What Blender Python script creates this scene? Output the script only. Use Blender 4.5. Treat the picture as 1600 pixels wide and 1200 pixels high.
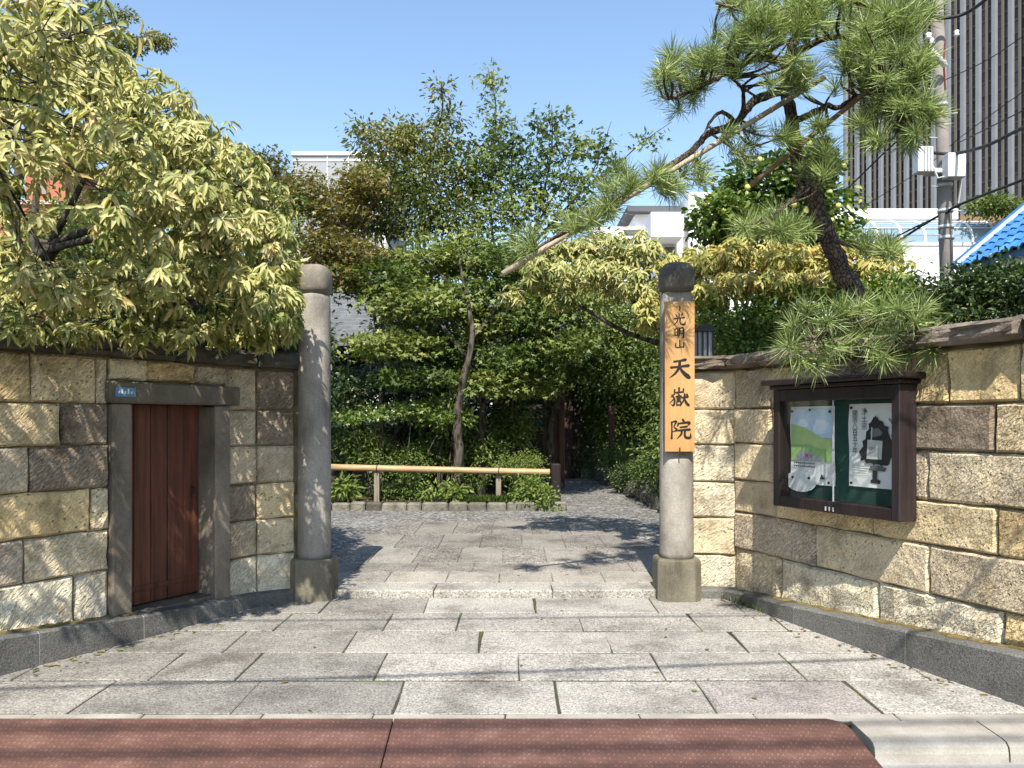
import bpy, math, random
import numpy as np
from mathutils import Vector, Matrix

for o in list(bpy.data.objects):
    bpy.data.objects.remove(o)
SC = bpy.context.scene
COL = SC.collection
RAD = math.radians

# ------------------------------------------------------------------ camera
FPX = 1250.0            # focal length in pixels of a 1600 px wide picture
HOR = 660.0             # image row of the horizon
CAMZ = 1.5
cam_d = bpy.data.cameras.new('camera')
cam_d.sensor_width = 36.0
cam_d.lens = 36.0 * FPX / 1600.0
cam_d.shift_y = (HOR - 600.0) / 1600.0
cam_d.clip_start = 0.05
cam_d.clip_end = 3000.0
cam = bpy.data.objects.new('camera', cam_d)
cam.location = (0, 0, CAMZ)
cam.rotation_euler = (RAD(90), 0, 0)
COL.objects.link(cam)
SC.camera = cam

# ------------------------------------------------------------------ sky and sun
SUN_EL = 51.0           # degrees above the horizon
SUN_DX = 0.043          # the sun stands behind the camera, a hair to the left
w = bpy.data.worlds.new('World')
SC.world = w
w.use_nodes = True
nt = w.node_tree
for n in list(nt.nodes):
    nt.nodes.remove(n)
sky = nt.nodes.new('ShaderNodeTexSky')
sky.sky_type = 'NISHITA'
sky.sun_disc = False
sky.sun_elevation = RAD(SUN_EL)
sky.sun_rotation = math.pi + math.atan(SUN_DX)
sky.altitude = 30
sky.air_density = 1.25
sky.dust_density = 0.45
sky.ozone_density = 2.6
bg = nt.nodes.new('ShaderNodeBackground')
bg.inputs['Strength'].default_value = 0.135
wo = nt.nodes.new('ShaderNodeOutputWorld')
nt.links.new(sky.outputs[0], bg.inputs[0])
nt.links.new(bg.outputs[0], wo.inputs[0])

sd = bpy.data.lights.new('sun', 'SUN')
sd.energy = 5.0
sd.angle = RAD(0.53)
sd.color = (1.0, 0.94, 0.84)
sun = bpy.data.objects.new('sun', sd)
ldir = Vector((SUN_DX, 1.0, -math.tan(RAD(SUN_EL)))).normalized()
sun.rotation_euler = ldir.to_track_quat('-Z', 'Y').to_euler()
sun.location = (-1, -20, 30)
COL.objects.link(sun)

SC.view_settings.view_transform = 'Standard'
SC.view_settings.look = 'None'
SC.view_settings.exposure = 0.84
SC.view_settings.gamma = 1.0
SC.view_settings.use_curve_mapping = False
SC.render.engine = 'CYCLES'
SC.cycles.use_denoising = True
SC.cycles.max_bounces = 7
SC.cycles.diffuse_bounces = 3
SC.cycles.glossy_bounces = 3
SC.cycles.transmission_bounces = 4
SC.cycles.transparent_max_bounces = 10
SC.cycles.caustics_reflective = False
SC.cycles.caustics_refractive = False

# ------------------------------------------------------------------ helpers
def at(px, py, Y):
    """world point that lies Y metres ahead of the camera on the ray of a picture point"""
    return Vector(((px - 800.0) * Y / FPX, Y, CAMZ - (py - HOR) * Y / FPX))

def pxof(x, y):
    return 800.0 + FPX * x / y

WM = {}
def link(o, parent=None, M=None):
    COL.objects.link(o)
    M = M if M is not None else Matrix.Identity(4)
    if parent is not None:
        o.parent = parent
        o.matrix_parent_inverse = WM[parent.name].inverted()
    o.matrix_basis = M
    WM[o.name] = M.copy()
    return o

def tag(o, label=None, cat=None, group=None, kind=None):
    if label: o['label'] = label
    if cat: o['category'] = cat
    if group: o['group'] = group
    if kind: o['kind'] = kind
    return o

def thing(name, label, cat, loc=(0, 0, 0), group=None):
    o = bpy.data.objects.new(name, None)
    o.empty_display_size = 0.1
    link(o, None, Matrix.Translation(Vector(loc)))
    return tag(o, label, cat, group)

class MB:
    """collects faces, builds ONE mesh object"""
    def __init__(s):
        s.v = []; s.f = []; s.uv = None
    def add(s, verts, faces):
        b = len(s.v)
        s.v += [tuple(p) for p in verts]
        s.f += [tuple(i + b for i in f) for f in faces]
        return s
    def box(s, lo, hi, M=None):
        x0, y0, z0 = lo; x1, y1, z1 = hi
        vs = [Vector(p) for p in ((x0,y0,z0),(x1,y0,z0),(x1,y1,z0),(x0,y1,z0),(x0,y0,z1),(x1,y0,z1),(x1,y1,z1),(x0,y1,z1))]
        if M is not None: vs = [M @ p for p in vs]
        F = [(0,3,2,1),(4,5,6,7),(0,1,5,4),(1,2,6,5),(2,3,7,6),(3,0,4,7)]
        if M is not None and M.determinant() < 0: F = [f[::-1] for f in F]
        return s.add(vs, F)
    def bbox(s, lo, hi, b=0.008, M=None):
        """box with chamfered edges"""
        x0, y0, z0 = lo; x1, y1, z1 = hi
        vs = []; idx = {}
        for ix, x in enumerate((x0, x1)):
            for iy, y in enumerate((y0, y1)):
                for iz, z in enumerate((z0, z1)):
                    sx = 1 if ix == 0 else -1; sy = 1 if iy == 0 else -1; sz = 1 if iz == 0 else -1
                    for ax in range(3):
                        idx[(ix, iy, iz, ax)] = len(vs)
                        p = [x + sx*b, y + sy*b, z + sz*b]
                        p[ax] = (x, y, z)[ax]
                        vs.append(Vector(p))
        F = []
        for k in (0, 1):
            F.append([idx[(k,0,0,0)], idx[(k,1,0,0)], idx[(k,1,1,0)], idx[(k,0,1,0)]])
            F.append([idx[(0,k,0,1)], idx[(1,k,0,1)], idx[(1,k,1,1)], idx[(0,k,1,1)]])
            F.append([idx[(0,0,k,2)], idx[(1,0,k,2)], idx[(1,1,k,2)], idx[(0,1,k,2)]])
        for a in (0, 1):
            for c in (0, 1):
                F.append([idx[(0,a,c,1)], idx[(1,a,c,1)], idx[(1,a,c,2)], idx[(0,a,c,2)]])
                F.append([idx[(a,0,c,0)], idx[(a,1,c,0)], idx[(a,1,c,2)], idx[(a,0,c,2)]])
                F.append([idx[(a,c,0,0)], idx[(a,c,1,0)], idx[(a,c,1,1)], idx[(a,c,0,1)]])
                for d in (0, 1):
                    F.append([idx[(a,c,d,0)], idx[(a,c,d,1)], idx[(a,c,d,2)]])
        ctr = Vector(((x0+x1)/2, (y0+y1)/2, (z0+z1)/2))
        G = []
        for f in F:
            p = [vs[i] for i in f]
            nrm = (p[1]-p[0]).cross(p[2]-p[0])
            m = sum(p, Vector()) / len(p)
            G.append(tuple(f) if nrm.dot(m-ctr) > 0 else tuple(reversed(f)))
        if M is not None:
            vs = [M @ p for p in vs]
            if M.determinant() < 0: G = [f[::-1] for f in G]
        return s.add(vs, G)
    def tube(s, pts, rad, n=8, caps=True, jit=0.0, rng=None):
        pts = [Vector(p) for p in pts]
        if not hasattr(rad, '__len__'): rad = [rad]*len(pts)
        rings = []; up = None
        for i, p in enumerate(pts):
            t = (pts[min(i+1, len(pts)-1)] - pts[max(i-1, 0)])
            if t.length < 1e-9: t = Vector((0, 0, 1))
            t.normalize()
            if up is None:
                up = Vector((1, 0, 0)) if abs(t.x) < 0.8 else Vector((0, 1, 0))
            e1 = (up - t*up.dot(t))
            if e1.length < 1e-6: e1 = t.orthogonal()
            e1.normalize(); up = e1
            e2 = t.cross(e1)
            r = []
            for k in range(n):
                a = 2*math.pi*k/n
                rr = rad[i]*(1 + (rng.uniform(-jit, jit) if jit else 0))
                r.append(p + (e1*math.cos(a) + e2*math.sin(a))*rr)
            rings.append(r)
        vs = [q for r in rings for q in r]; F = []
        for i in range(len(pts)-1):
            for k in range(n):
                a = i*n + k; b = i*n + (k+1) % n
                F.append((a, b, b+n, a+n))
        if caps:
            F.append(tuple(reversed(range(n)))); F.append(tuple(range((len(pts)-1)*n, len(pts)*n)))
        return s.add(vs, F)
    def lathe(s, prof, c, n=24, fn=None):
        """prof: (r, z) bottom to top"""
        vs = []
        for r, z in prof:
            for k in range(n):
                a = 2*math.pi*k/n
                x, y = r*math.cos(a), r*math.sin(a)
                if fn: x, y = fn(x, y, z)
                vs.append((c[0]+x, c[1]+y, c[2]+z))
        F = []
        for i in range(len(prof)-1):
            for k in range(n):
                a = i*n+k; b = i*n+(k+1) % n
                F.append((a, b, b+n, a+n))
        F.append(tuple(reversed(range(n)))); F.append(tuple(range((len(prof)-1)*n, len(prof)*n)))
        return s.add(vs, F)
    def prism(s, poly, z0, z1, M=None):
        """polygon (x, y), counter-clockwise, pulled from z0 to z1"""
        n = len(poly)
        vs = [Vector((x, y, z0)) for x, y in poly] + [Vector((x, y, z1)) for x, y in poly]
        if M is not None: vs = [M @ p for p in vs]
        F = [tuple(reversed(range(n))), tuple(range(n, 2*n))]
        F += [(i, (i+1) % n, n+(i+1) % n, n+i) for i in range(n)]
        return s.add(vs, F)
    def mesh(s, name, m, smooth=False):
        me = bpy.data.meshes.new(name)
        me.from_pydata(s.v, [], s.f)
        if s.uv is not None:
            ul = me.uv_layers.new(name='UVMap')
            vi = np.empty(len(me.loops), dtype=np.int32)
            me.loops.foreach_get('vertex_index', vi)
            ul.data.foreach_set('uv', np.array(s.uv, dtype=np.float32)[vi].ravel())
        if m is not None: me.materials.append(m)
        if smooth: me.polygons.foreach_set('use_smooth', [True]*len(me.polygons))
        me.update()
        return me
    def build(s, name, m, parent=None, smooth=False, color=None, M=None):
        o = bpy.data.objects.new(name, s.mesh(name, m, smooth))
        if color: o.color = (*color[:3], 1)
        return link(o, parent, M)

def inst(name, me, parent, M, color=None):
    o = bpy.data.objects.new(name, me)
    if color: o.color = (*color[:3], 1)
    return link(o, parent, M)

def smoothpath(pts, n=6):
    """Catmull-Rom through Vectors"""
    pts = [Vector(p) for p in pts]
    P = [pts[0]*2-pts[1]] + pts + [pts[-1]*2-pts[-2]]
    out = []
    for i in range(1, len(P)-2):
        for k in range(n):
            t = k/n
            a, b, c, d = P[i-1], P[i], P[i+1], P[i+2]
            out.append(0.5*((2*b) + (c-a)*t + (2*a-5*b+4*c-d)*t*t + (3*b-a-3*c+d)*t**3))
    out.append(pts[-1])
    return out

# ------------------------------------------------------------------ materials
class NT:
    def __init__(s, name, rough=0.8, spec=0.3):
        s.m = bpy.data.materials.new(name); s.m.use_nodes = True
        s.t = s.m.node_tree
        s.b = s.t.nodes['Principled BSDF']
        s.b.inputs['Roughness'].default_value = rough
        s.b.inputs['Specular IOR Level'].default_value = spec
        s.out = s.t.nodes['Material Output']
    def n(s, typ, **kw):
        nd = s.t.nodes.new('ShaderNode'+typ)
        for k, v in kw.items(): setattr(nd, k, v)
        return nd
    def l(s, a, b): s.t.links.new(a, b)
    def pos(s): return s.n('NewGeometry').outputs['Position']
    def uv(s): return s.n('TexCoord').outputs['UV']
    def obj(s): return s.n('TexCoord').outputs['Object']
    def mapping(s, v, scale=(1,1,1), rot=(0,0,0), loc=(0,0,0)):
        m = s.n('Mapping'); m.inputs['Scale'].default_value = scale; m.inputs['Rotation'].default_value = rot
        m.inputs['Location'].default_value = loc
        s.l(v, m.inputs['Vector']); return m.outputs[0]
    def noise(s, v, scale=5, detail=4, rough=0.55, dist=0.0):
        n = s.n('TexNoise'); n.inputs['Scale'].default_value = scale; n.inputs['Detail'].default_value = detail
        n.inputs['Roughness'].default_value = rough; n.inputs['Distortion'].default_value = dist
        s.l(v, n.inputs['Vector']); return n.outputs['Fac']
    def voro(s, v, scale=5, feature='F1', out='Distance', rnd=1.0):
        n = s.n('TexVoronoi', feature=feature); n.inputs['Scale'].default_value = scale
        n.inputs['Randomness'].default_value = rnd
        s.l(v, n.inputs['Vector']); return n.outputs[out]
    def wave(s, v, scale=5, dist=0, typ='BANDS', direction='X', detail=2):
        n = s.n('TexWave', wave_type=typ, bands_direction=direction); n.inputs['Scale'].default_value = scale
        n.inputs['Distortion'].default_value = dist; n.inputs['Detail'].default_value = detail
        s.l(v, n.inputs['Vector']); return n.outputs['Fac']
    def ramp(s, f, stops, interp='LINEAR'):
        r = s.n('ValToRGB'); e = r.color_ramp.elements; r.color_ramp.interpolation = interp
        while len(e) < len(stops): e.new(0.5)
        for i, (p, c) in enumerate(stops):
            e[i].position = p
            e[i].color = (*c, 1) if hasattr(c, '__len__') else (c, c, c, 1)
        s.l(f, r.inputs[0]); return r.outputs[0]
    def mix(s, f, a, b, blend='MIX'):
        m = s.n('Mix', data_type='RGBA', blend_type=blend)
        for val, i in ((f, 0), (a, 6), (b, 7)):
            if hasattr(val, 'is_linked'): s.l(val, m.inputs[i])
            elif i == 0: m.inputs[0].default_value = val
            else: m.inputs[i].default_value = (*val, 1) if hasattr(val, '__len__') else (val, val, val, 1)
        return m.outputs[2]
    def math(s, op, a, b=None):
        m = s.n('Math', operation=op)
        for i, val in enumerate((a, b)):
            if val is None: continue
            if hasattr(val, 'is_linked'): s.l(val, m.inputs[i])
            else: m.inputs[i].default_value = val
        return m.outputs[0]
    def ocol(s): return s.n('ObjectInfo').outputs['Color']
    def ornd(s): return s.n('ObjectInfo').outputs['Random']
    def attr(s, name): 
        a = s.n('Attribute', attribute_name=name); return a.outputs['Fac']
    def bump(s, h, strength=0.5, dist=0.01, prev=None):
        b = s.n('Bump'); b.inputs['Strength'].default_value = strength; b.inputs['Distance'].default_value = dist
        s.l(h, b.inputs['Height'])
        if prev is not None: s.l(prev, b.inputs['Normal'])
        return b.outputs[0]
    def base(s, c):
        if hasattr(c, 'is_linked'): s.l(c, s.b.inputs['Base Color'])
        else: s.b.inputs['Base Color'].default_value = (*c, 1)
    def nrm(s, v): s.l(v, s.b.inputs['Normal'])
    def rough(s, v): s.l(v, s.b.inputs['Roughness'])

M = {}
def plain(name, c, rough=0.8, spec=0.3, var=0.25, scale=6, bump=0.0, bscale=60, metal=0.0):
    k = NT(name, rough, spec)
    p = k.pos()
    f = k.noise(p, scale, 5)
    col = k.mix(1.0, k.ramp(f, [(0.3, 1-var), (0.7, 1+var*0.6)]), c, 'MULTIPLY')
    k.base(col)
    k.b.inputs['Metallic'].default_value = metal
    if bump: k.nrm(k.bump(k.noise(p, bscale, 4), bump, 0.01))
    M[name] = k.m
    return k.m

def make_wall_stone():
    k = NT('wall_stone', 0.92, 0.2)
    uv = k.uv(); p = k.pos()
    ch1 = k.noise(k.mapping(k.mapping(uv, (1, 1, 1), (0, 0, RAD(-42))), (22, 78, 1)), 1.0, 2, 0.55, 0.5)     # slanting chisel strokes
    ch = k.ramp(ch1, [(0.36, 0), (0.55, 1)])
    pit = k.ramp(k.voro(p, 26), [(0.08, 0.0), (0.24, 1.0)])
    pitm = k.ramp(k.noise(p, 5, 3), [(0.46, 0), (0.58, 1)])
    pit = k.mix(pitm, 1.0, pit)
    big = k.noise(p, 9, 6, 0.65)
    rn = k.ornd()
    h = k.math('ADD', k.math('MULTIPLY', ch, k.ramp(rn, [(0, 0.12), (0.35, 0.3), (1, 0.55)])), k.math('MULTIPLY', big, k.ramp(rn, [(0, 1.7), (1, 0.9)])))
    h = k.math('ADD', h, k.math('MULTIPLY', pit, 0.7))
    base = k.mix(1.0, k.ocol(), k.ramp(k.noise(p, 5, 6, 0.6), [(0.25, (0.66, 0.60, 0.50)), (0.5, (1, 1, 1)), (0.75, (1.25, 1.2, 1.05))]), 'MULTIPLY')
    dark = k.ramp(k.noise(p, 2.3, 8, 0.72), [(0.52, 0), (0.66, 0.8)])
    base = k.mix(dark, base, k.mix(1.0, base, (0.42, 0.39, 0.36), 'MULTIPLY'))
    fine = k.ramp(k.noise(p, 95, 4, 0.75), [(0.3, 0.62), (0.7, 1.2)])
    base = k.mix(1.0, base, fine, 'MULTIPLY')
    base = k.mix(k.ramp(rn, [(0, 0.25), (1, 1.0)]), base, k.mix(1.0, base, k.ramp(ch, [(0, 0.78), (1, 1.04)]), 'MULTIPLY'))
    base = k.mix(1.0, base, k.ramp(pit, [(0, 0.55), (1, 1.0)]), 'MULTIPLY')
    k.base(base)
    k.nrm(k.bump(h, 1.0, 0.02))
    M['wall_stone'] = k.m
make_wall_stone()

def make_mortar():
    k = NT('mortar', 0.95, 0.1); p = k.pos()
    c = k.ramp(k.noise(p, 6, 6), [(0.3, (0.10, 0.085, 0.055)), (0.6, (0.26, 0.22, 0.13)), (0.8, (0.34, 0.29, 0.16))])
    k.base(c); k.nrm(k.bump(k.noise(p, 60, 4), 0.7, 0.008)); M['mortar'] = k.m
make_mortar()

def make_coping():
    k = NT('coping_stone', 0.93, 0.15); p = k.pos()
    f = k.noise(p, 4, 7, 0.65)
    c = k.mix(1.0, k.ocol(), k.ramp(f, [(0.3, (0.45, 0.42, 0.38)), (0.55, (1, 1, 1)), (0.75, (1.5, 1.4, 1.2))]), 'MULTIPLY')
    k.base(c)
    h = k.math('ADD', k.noise(p, 14, 6, 0.7), k.math('MULTIPLY', k.ramp(k.voro(p, 22), [(0.05, 0), (0.3, 1)]), 0.25))
    k.nrm(k.bump(h, 1.0, 0.03)); M['coping'] = k.m
make_coping()

def make_granite(name, spark=0.5, bs=0.5, moss=False, cscale=150):
    """granite, colour from the object, with light and dark grains and faint stains"""
    k = NT(name, 0.85, 0.25); p = k.pos()
    g = k.noise(p, cscale, 2, 0.6)
    g2 = k.noise(p, cscale*0.42, 3, 0.6)
    gr = k.mix(0.5, k.ramp(g, [(0.33, 1-spark), (0.5, 1.0), (0.67, 1+spark*0.5)]), k.ramp(g2, [(0.35, 1-spark*0.7), (0.65, 1+spark*0.4)]), 'MULTIPLY')
    st = k.ramp(k.noise(p, 1.9, 8, 0.68), [(0.34, (0.52, 0.50, 0.48)), (0.50, (0.92, 0.91, 0.89)), (0.68, (1.14, 1.12, 1.08))])
    c = k.mix(1.0, k.mix(1.0, k.ocol(), gr, 'MULTIPLY'), st, 'MULTIPLY')
    if moss:
        z = k.n('SeparateXYZ'); k.l(p, z.inputs[0])
        mm = k.ramp(k.noise(p, 11, 5, 0.7), [(0.5, 0), (0.62, 0.8)])
        c = k.mix(mm, c, (0.20, 0.18, 0.06))
    k.base(c)
    k.nrm(k.bump(k.math('ADD', g, k.math('MULTIPLY', g2, 1.2)), bs, 0.006))
    M[name] = k.m
make_granite('paver', 0.62, 0.8, cscale=95)
make_granite('flag_rough', 0.9, 1.0, cscale=60)
make_granite('kerb_granite', 0.55, 0.6)

def make_pillar():
    k = NT('pillar_stone', 0.88, 0.2); p = k.pos()
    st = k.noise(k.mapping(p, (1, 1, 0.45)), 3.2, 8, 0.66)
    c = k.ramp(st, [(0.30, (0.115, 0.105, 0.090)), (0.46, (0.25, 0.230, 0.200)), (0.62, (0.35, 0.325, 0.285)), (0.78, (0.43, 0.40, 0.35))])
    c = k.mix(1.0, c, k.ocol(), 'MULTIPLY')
    g = k.noise(p, 130, 3, 0.7)
    c = k.mix(1.0, c, k.ramp(g, [(0.3, 0.7), (0.7, 1.2)]), 'MULTIPLY')
    k.base(c)
    k.nrm(k.bump(k.math('ADD', k.math('MULTIPLY', k.noise(p, 16, 5, 0.6), 1.4), g), 0.5, 0.012)); M['pillar'] = k.m
make_pillar()

def make_joint():
    k = NT('paving_joint', 0.95, 0.1); p = k.pos()
    f = k.noise(p, 2.2, 5, 0.6)
    fine = k.noise(p, 70, 3)
    c = k.ramp(f, [(0.36, (0.045, 0.042, 0.036)), (0.52, (0.06, 0.058, 0.04)), (0.62, (0.075, 0.095, 0.022))])
    c = k.mix(1.0, c, k.ramp(fine, [(0.3, 0.6), (0.7, 1.3)]), 'MULTIPLY')
    k.base(c); k.nrm(k.bump(fine, 0.7, 0.008)); M['joint'] = k.m
make_joint()

def make_court():
    k = NT('courtyard_aggregate', 0.85, 0.25); p = k.pos()
    v = k.voro(p, 34, out='Color')
    d = k.voro(p, 34)
    c = k.mix(0.75, (0.21, 0.2, 0.185), v, 'SOFT_LIGHT')
    sep = k.n('SeparateColor'); k.l(v, sep.inputs[0])
    c = k.ramp(sep.outputs[0], [(0.0, (0.06, 0.058, 0.055)), (0.5, (0.15, 0.145, 0.135)), (0.9, (0.27, 0.26, 0.24)), (1.0, (0.42, 0.4, 0.38))])
    st = k.ramp(k.noise(p, 0.9, 6, 0.6), [(0.3, 0.72), (0.7, 1.12)])
    k.base(k.mix(1.0, c, st, 'MULTIPLY'))
    k.nrm(k.bump(d, 0.6, 0.01)); M['court'] = k.m
make_court()

def make_soil():
    k = NT('garden_soil', 0.95, 0.1); p = k.pos()
    c = k.ramp(k.noise(p, 3, 8, 0.65), [(0.3, (0.035, 0.026, 0.018)), (0.55, (0.075, 0.058, 0.036)), (0.72, (0.06, 0.075, 0.025))])
    k.base(c); k.nrm(k.bump(k.noise(p, 25, 6, 0.7), 0.8, 0.04)); M['soil'] = k.m
make_soil()

def make_asphalt():
    k = NT('asphalt', 0.9, 0.2); p = k.pos()
    c = k.ramp(k.noise(p, 120, 3, 0.7), [(0.3, (0.03, 0.03, 0.03)), (0.55, (0.055, 0.054, 0.052)), (0.8, (0.12, 0.118, 0.11))])
    k.base(c); k.nrm(k.bump(k.noise(p, 150, 3), 0.6, 0.006)); M['asphalt'] = k.m
make_asphalt()
def make_concrete(name, c0, c1):
    k = NT(name, 0.9, 0.2); p = k.pos()
    c = k.ramp(k.noise(p, 2.6, 8, 0.65), [(0.3, c0), (0.7, c1)])
    c = k.mix(1.0, c, k.ramp(k.noise(p, 110, 3, 0.7), [(0.3, 0.82), (0.7, 1.1)]), 'MULTIPLY')
    k.base(c); k.nrm(k.bump(k.noise(p, 90, 4), 0.35, 0.005)); M[name] = k.m
make_concrete('concrete', (0.22, 0.20, 0.17), (0.42, 0.39, 0.34))
make_concrete('gutter_concrete', (0.27, 0.26, 0.25), (0.40, 0.39, 0.37))
make_concrete('pole_concrete', (0.17, 0.15, 0.135), (0.26, 0.235, 0.215))

def make_ramp_plate():
    """rust-red studded rubber ramp: rows of slanting studs"""
    k = NT('ramp_rubber', 0.62, 0.35); p = k.pos()
    s1 = k.n('SeparateXYZ'); k.l(p, s1.inputs[0])
    a = k.wave(k.mapping(p, (1, 1, 0), (0, 0, RAD(35))), 14, 0.0, 'BANDS', 'X', 0)
    b = k.wave(p, 14, 0.0, 'BANDS', 'X', 0)
    c2 = k.wave(p, 11, 0.0, 'BANDS', 'Y', 0)
    h = k.math('MULTIPLY', k.ramp(a, [(0.45, 0), (0.6, 1)]), k.ramp(b, [(0.3, 0), (0.5, 1)]))
    h = k.math('MULTIPLY', h, k.ramp(c2, [(0.2, 0), (0.4, 1)]))
    st = k.ramp(k.noise(p, 3.0, 9, 0.72), [(0.3, (0.105, 0.060, 0.048)), (0.5, (0.165, 0.082, 0.062)), (0.72, (0.24, 0.13, 0.10))])
    dust = k.ramp(k.noise(p, 6, 5, 0.7), [(0.55, 0), (0.8, 0.35)])
    st = k.mix(dust, st, (0.27, 0.19, 0.145))
    c = k.mix(1.0, st, k.ramp(h, [(0, 0.70), (1, 1.16)]), 'MULTIPLY')
    k.base(c); k.nrm(k.bump(h, 1.0, 0.006)); M['ramp'] = k.m
make_ramp_plate()

def make_wood(name, c0, c1, rough=0.65, grain='Z', scale=1.0, spec=0.3):
    k = NT(name, rough, spec); p = k.pos()
    sc = {'Z': (26*scale, 26*scale, 1.6*scale), 'X': (1.6*scale, 26*scale, 26*scale)}[grain]
    g = k.noise(k.mapping(p, sc), 1.0, 5, 0.6, 0.4)
    st = k.noise(p, 2.5, 5)
    c = k.ramp(g, [(0.3, c0), (0.68, c1)])
    c = k.mix(1.0, c, k.ramp(st, [(0.3, 0.8), (0.7, 1.1)]), 'MULTIPLY')
    k.base(k.mix(1.0, c, k.ocol(), 'MULTIPLY'))
    k.nrm(k.bump(g, 0.3, 0.004)); M[name] = k.m
make_wood('door_wood', (0.06, 0.02, 0.012), (0.16, 0.055, 0.030), 0.5)
make_wood('frame_wood', (0.012, 0.008, 0.008), (0.030, 0.020, 0.019), 0.45)
make_wood('plaque_wood', (0.42, 0.225, 0.08), (0.56, 0.315, 0.125), 0.55, 'Z', 0.6)
make_wood('gate_wood', (0.055, 0.036, 0.026), (0.15, 0.092, 0.065), 0.8)
make_wood('grey_post', (0.15, 0.125, 0.09), (0.30, 0.26, 0.20), 0.9)
make_wood('bamboo', (0.30, 0.20, 0.10), (0.44, 0.31, 0.165), 0.45, 'X')
make_wood('old_bamboo', (0.30, 0.24, 0.17), (0.46, 0.38, 0.28), 0.6, 'X')
make_wood('brown_pole', (0.17, 0.10, 0.055), (0.30, 0.19, 0.11), 0.7, 'X')
plain('ink', (0.012, 0.011, 0.010), 0.6, 0.3, 0.1)
plain('paper', (0.72, 0.72, 0.70), 0.7, 0.2, 0.06)
plain('felt', (0.020, 0.062, 0.050), 0.95, 0.1, 0.2)
plain('black_iron', (0.02, 0.02, 0.022), 0.5, 0.4, 0.2)
plain('white_plaster', (0.78, 0.78, 0.77), 0.85, 0.2, 0.05, 1.5)
plain('white_far', (0.80, 0.80, 0.80), 0.85, 0.2, 0.03, 0.2)
plain('dark_glass', (0.02, 0.021, 0.026), 0.12, 0.6, 0.3)
plain('moss', (0.15, 0.115, 0.04), 0.95, 0.1, 0.5, 14, 0.9, 60)
plain('cable', (0.02, 0.02, 0.021), 0.6, 0.3, 0.1)
plain('grey_metal', (0.42, 0.43, 0.44), 0.5, 0.4, 0.1)
plain('box_paint', (0.62, 0.63, 0.64), 0.5, 0.4, 0.08)
plain('brick_far', (0.42, 0.15, 0.095), 0.9, 0.15, 0.2, 1.0)
plain('grey_far', (0.30, 0.31, 0.33), 0.85, 0.2, 0.06, 0.3)
plain('roof_tile', (0.15, 0.16, 0.17), 0.55, 0.35, 0.3, 4)
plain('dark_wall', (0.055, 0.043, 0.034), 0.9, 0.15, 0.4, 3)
plain('enamel', (0.10, 0.22, 0.36), 0.4, 0.4, 0.15)
def make_glass():
    k = NT('pane_glass', 0.05)
    tr = k.n('BsdfTransparent'); tr.inputs[0].default_value = (0.93, 0.95, 0.94, 1)
    gl = k.n('BsdfGlossy'); gl.inputs['Roughness'].default_value = 0.04
    lw = k.n('LayerWeight'); lw.inputs['Blend'].default_value = 0.5
    fr = k.math('ADD', k.math('MULTIPLY', k.math('POWER', lw.outputs['Facing'], 4.0), 0.6), 0.045)
    mx = k.n('MixShader'); k.l(fr, mx.inputs[0]); k.l(tr.outputs[0], mx.inputs[1]); k.l(gl.outputs[0], mx.inputs[2])
    k.l(mx.outputs[0], k.out.inputs['Surface']); M['glass'] = k.m
make_glass()
def make_vault_glass():
    k = NT('vault_glass', 0.15, 0.5)
    k.base((0.20, 0.28, 0.33)); M['vault_glass'] = k.m
make_vault_glass()
def make_blue_tile():
    k = NT('blue_tile', 0.35, 0.5); p = k.pos()
    c = k.mix(1.0, k.ocol(), k.ramp(k.noise(p, 9, 5), [(0.3, 0.75), (0.7, 1.15)]), 'MULTIPLY')
    k.base(c); M['blue_tile'] = k.m
make_blue_tile()
def ocolor(name, rough=0.8, spec=0.3, var=0.15, scale=5):
    k = NT(name, rough, spec); p = k.pos()
    k.base(k.mix(1.0, k.ocol(), k.ramp(k.noise(p, scale, 4), [(0.3, 1-var), (0.7, 1+var)]), 'MULTIPLY')); M[name] = k.m
ocolor('print', 0.7, 0.2, 0.12, 18)
ocolor('far_paint', 0.8, 0.2, 0.06, 0.4)
ocolor('pane_far', 0.2, 0.5, 0.2, 0.3)
ocolor('fruit', 0.45, 0.4, 0.15, 20)

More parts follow.
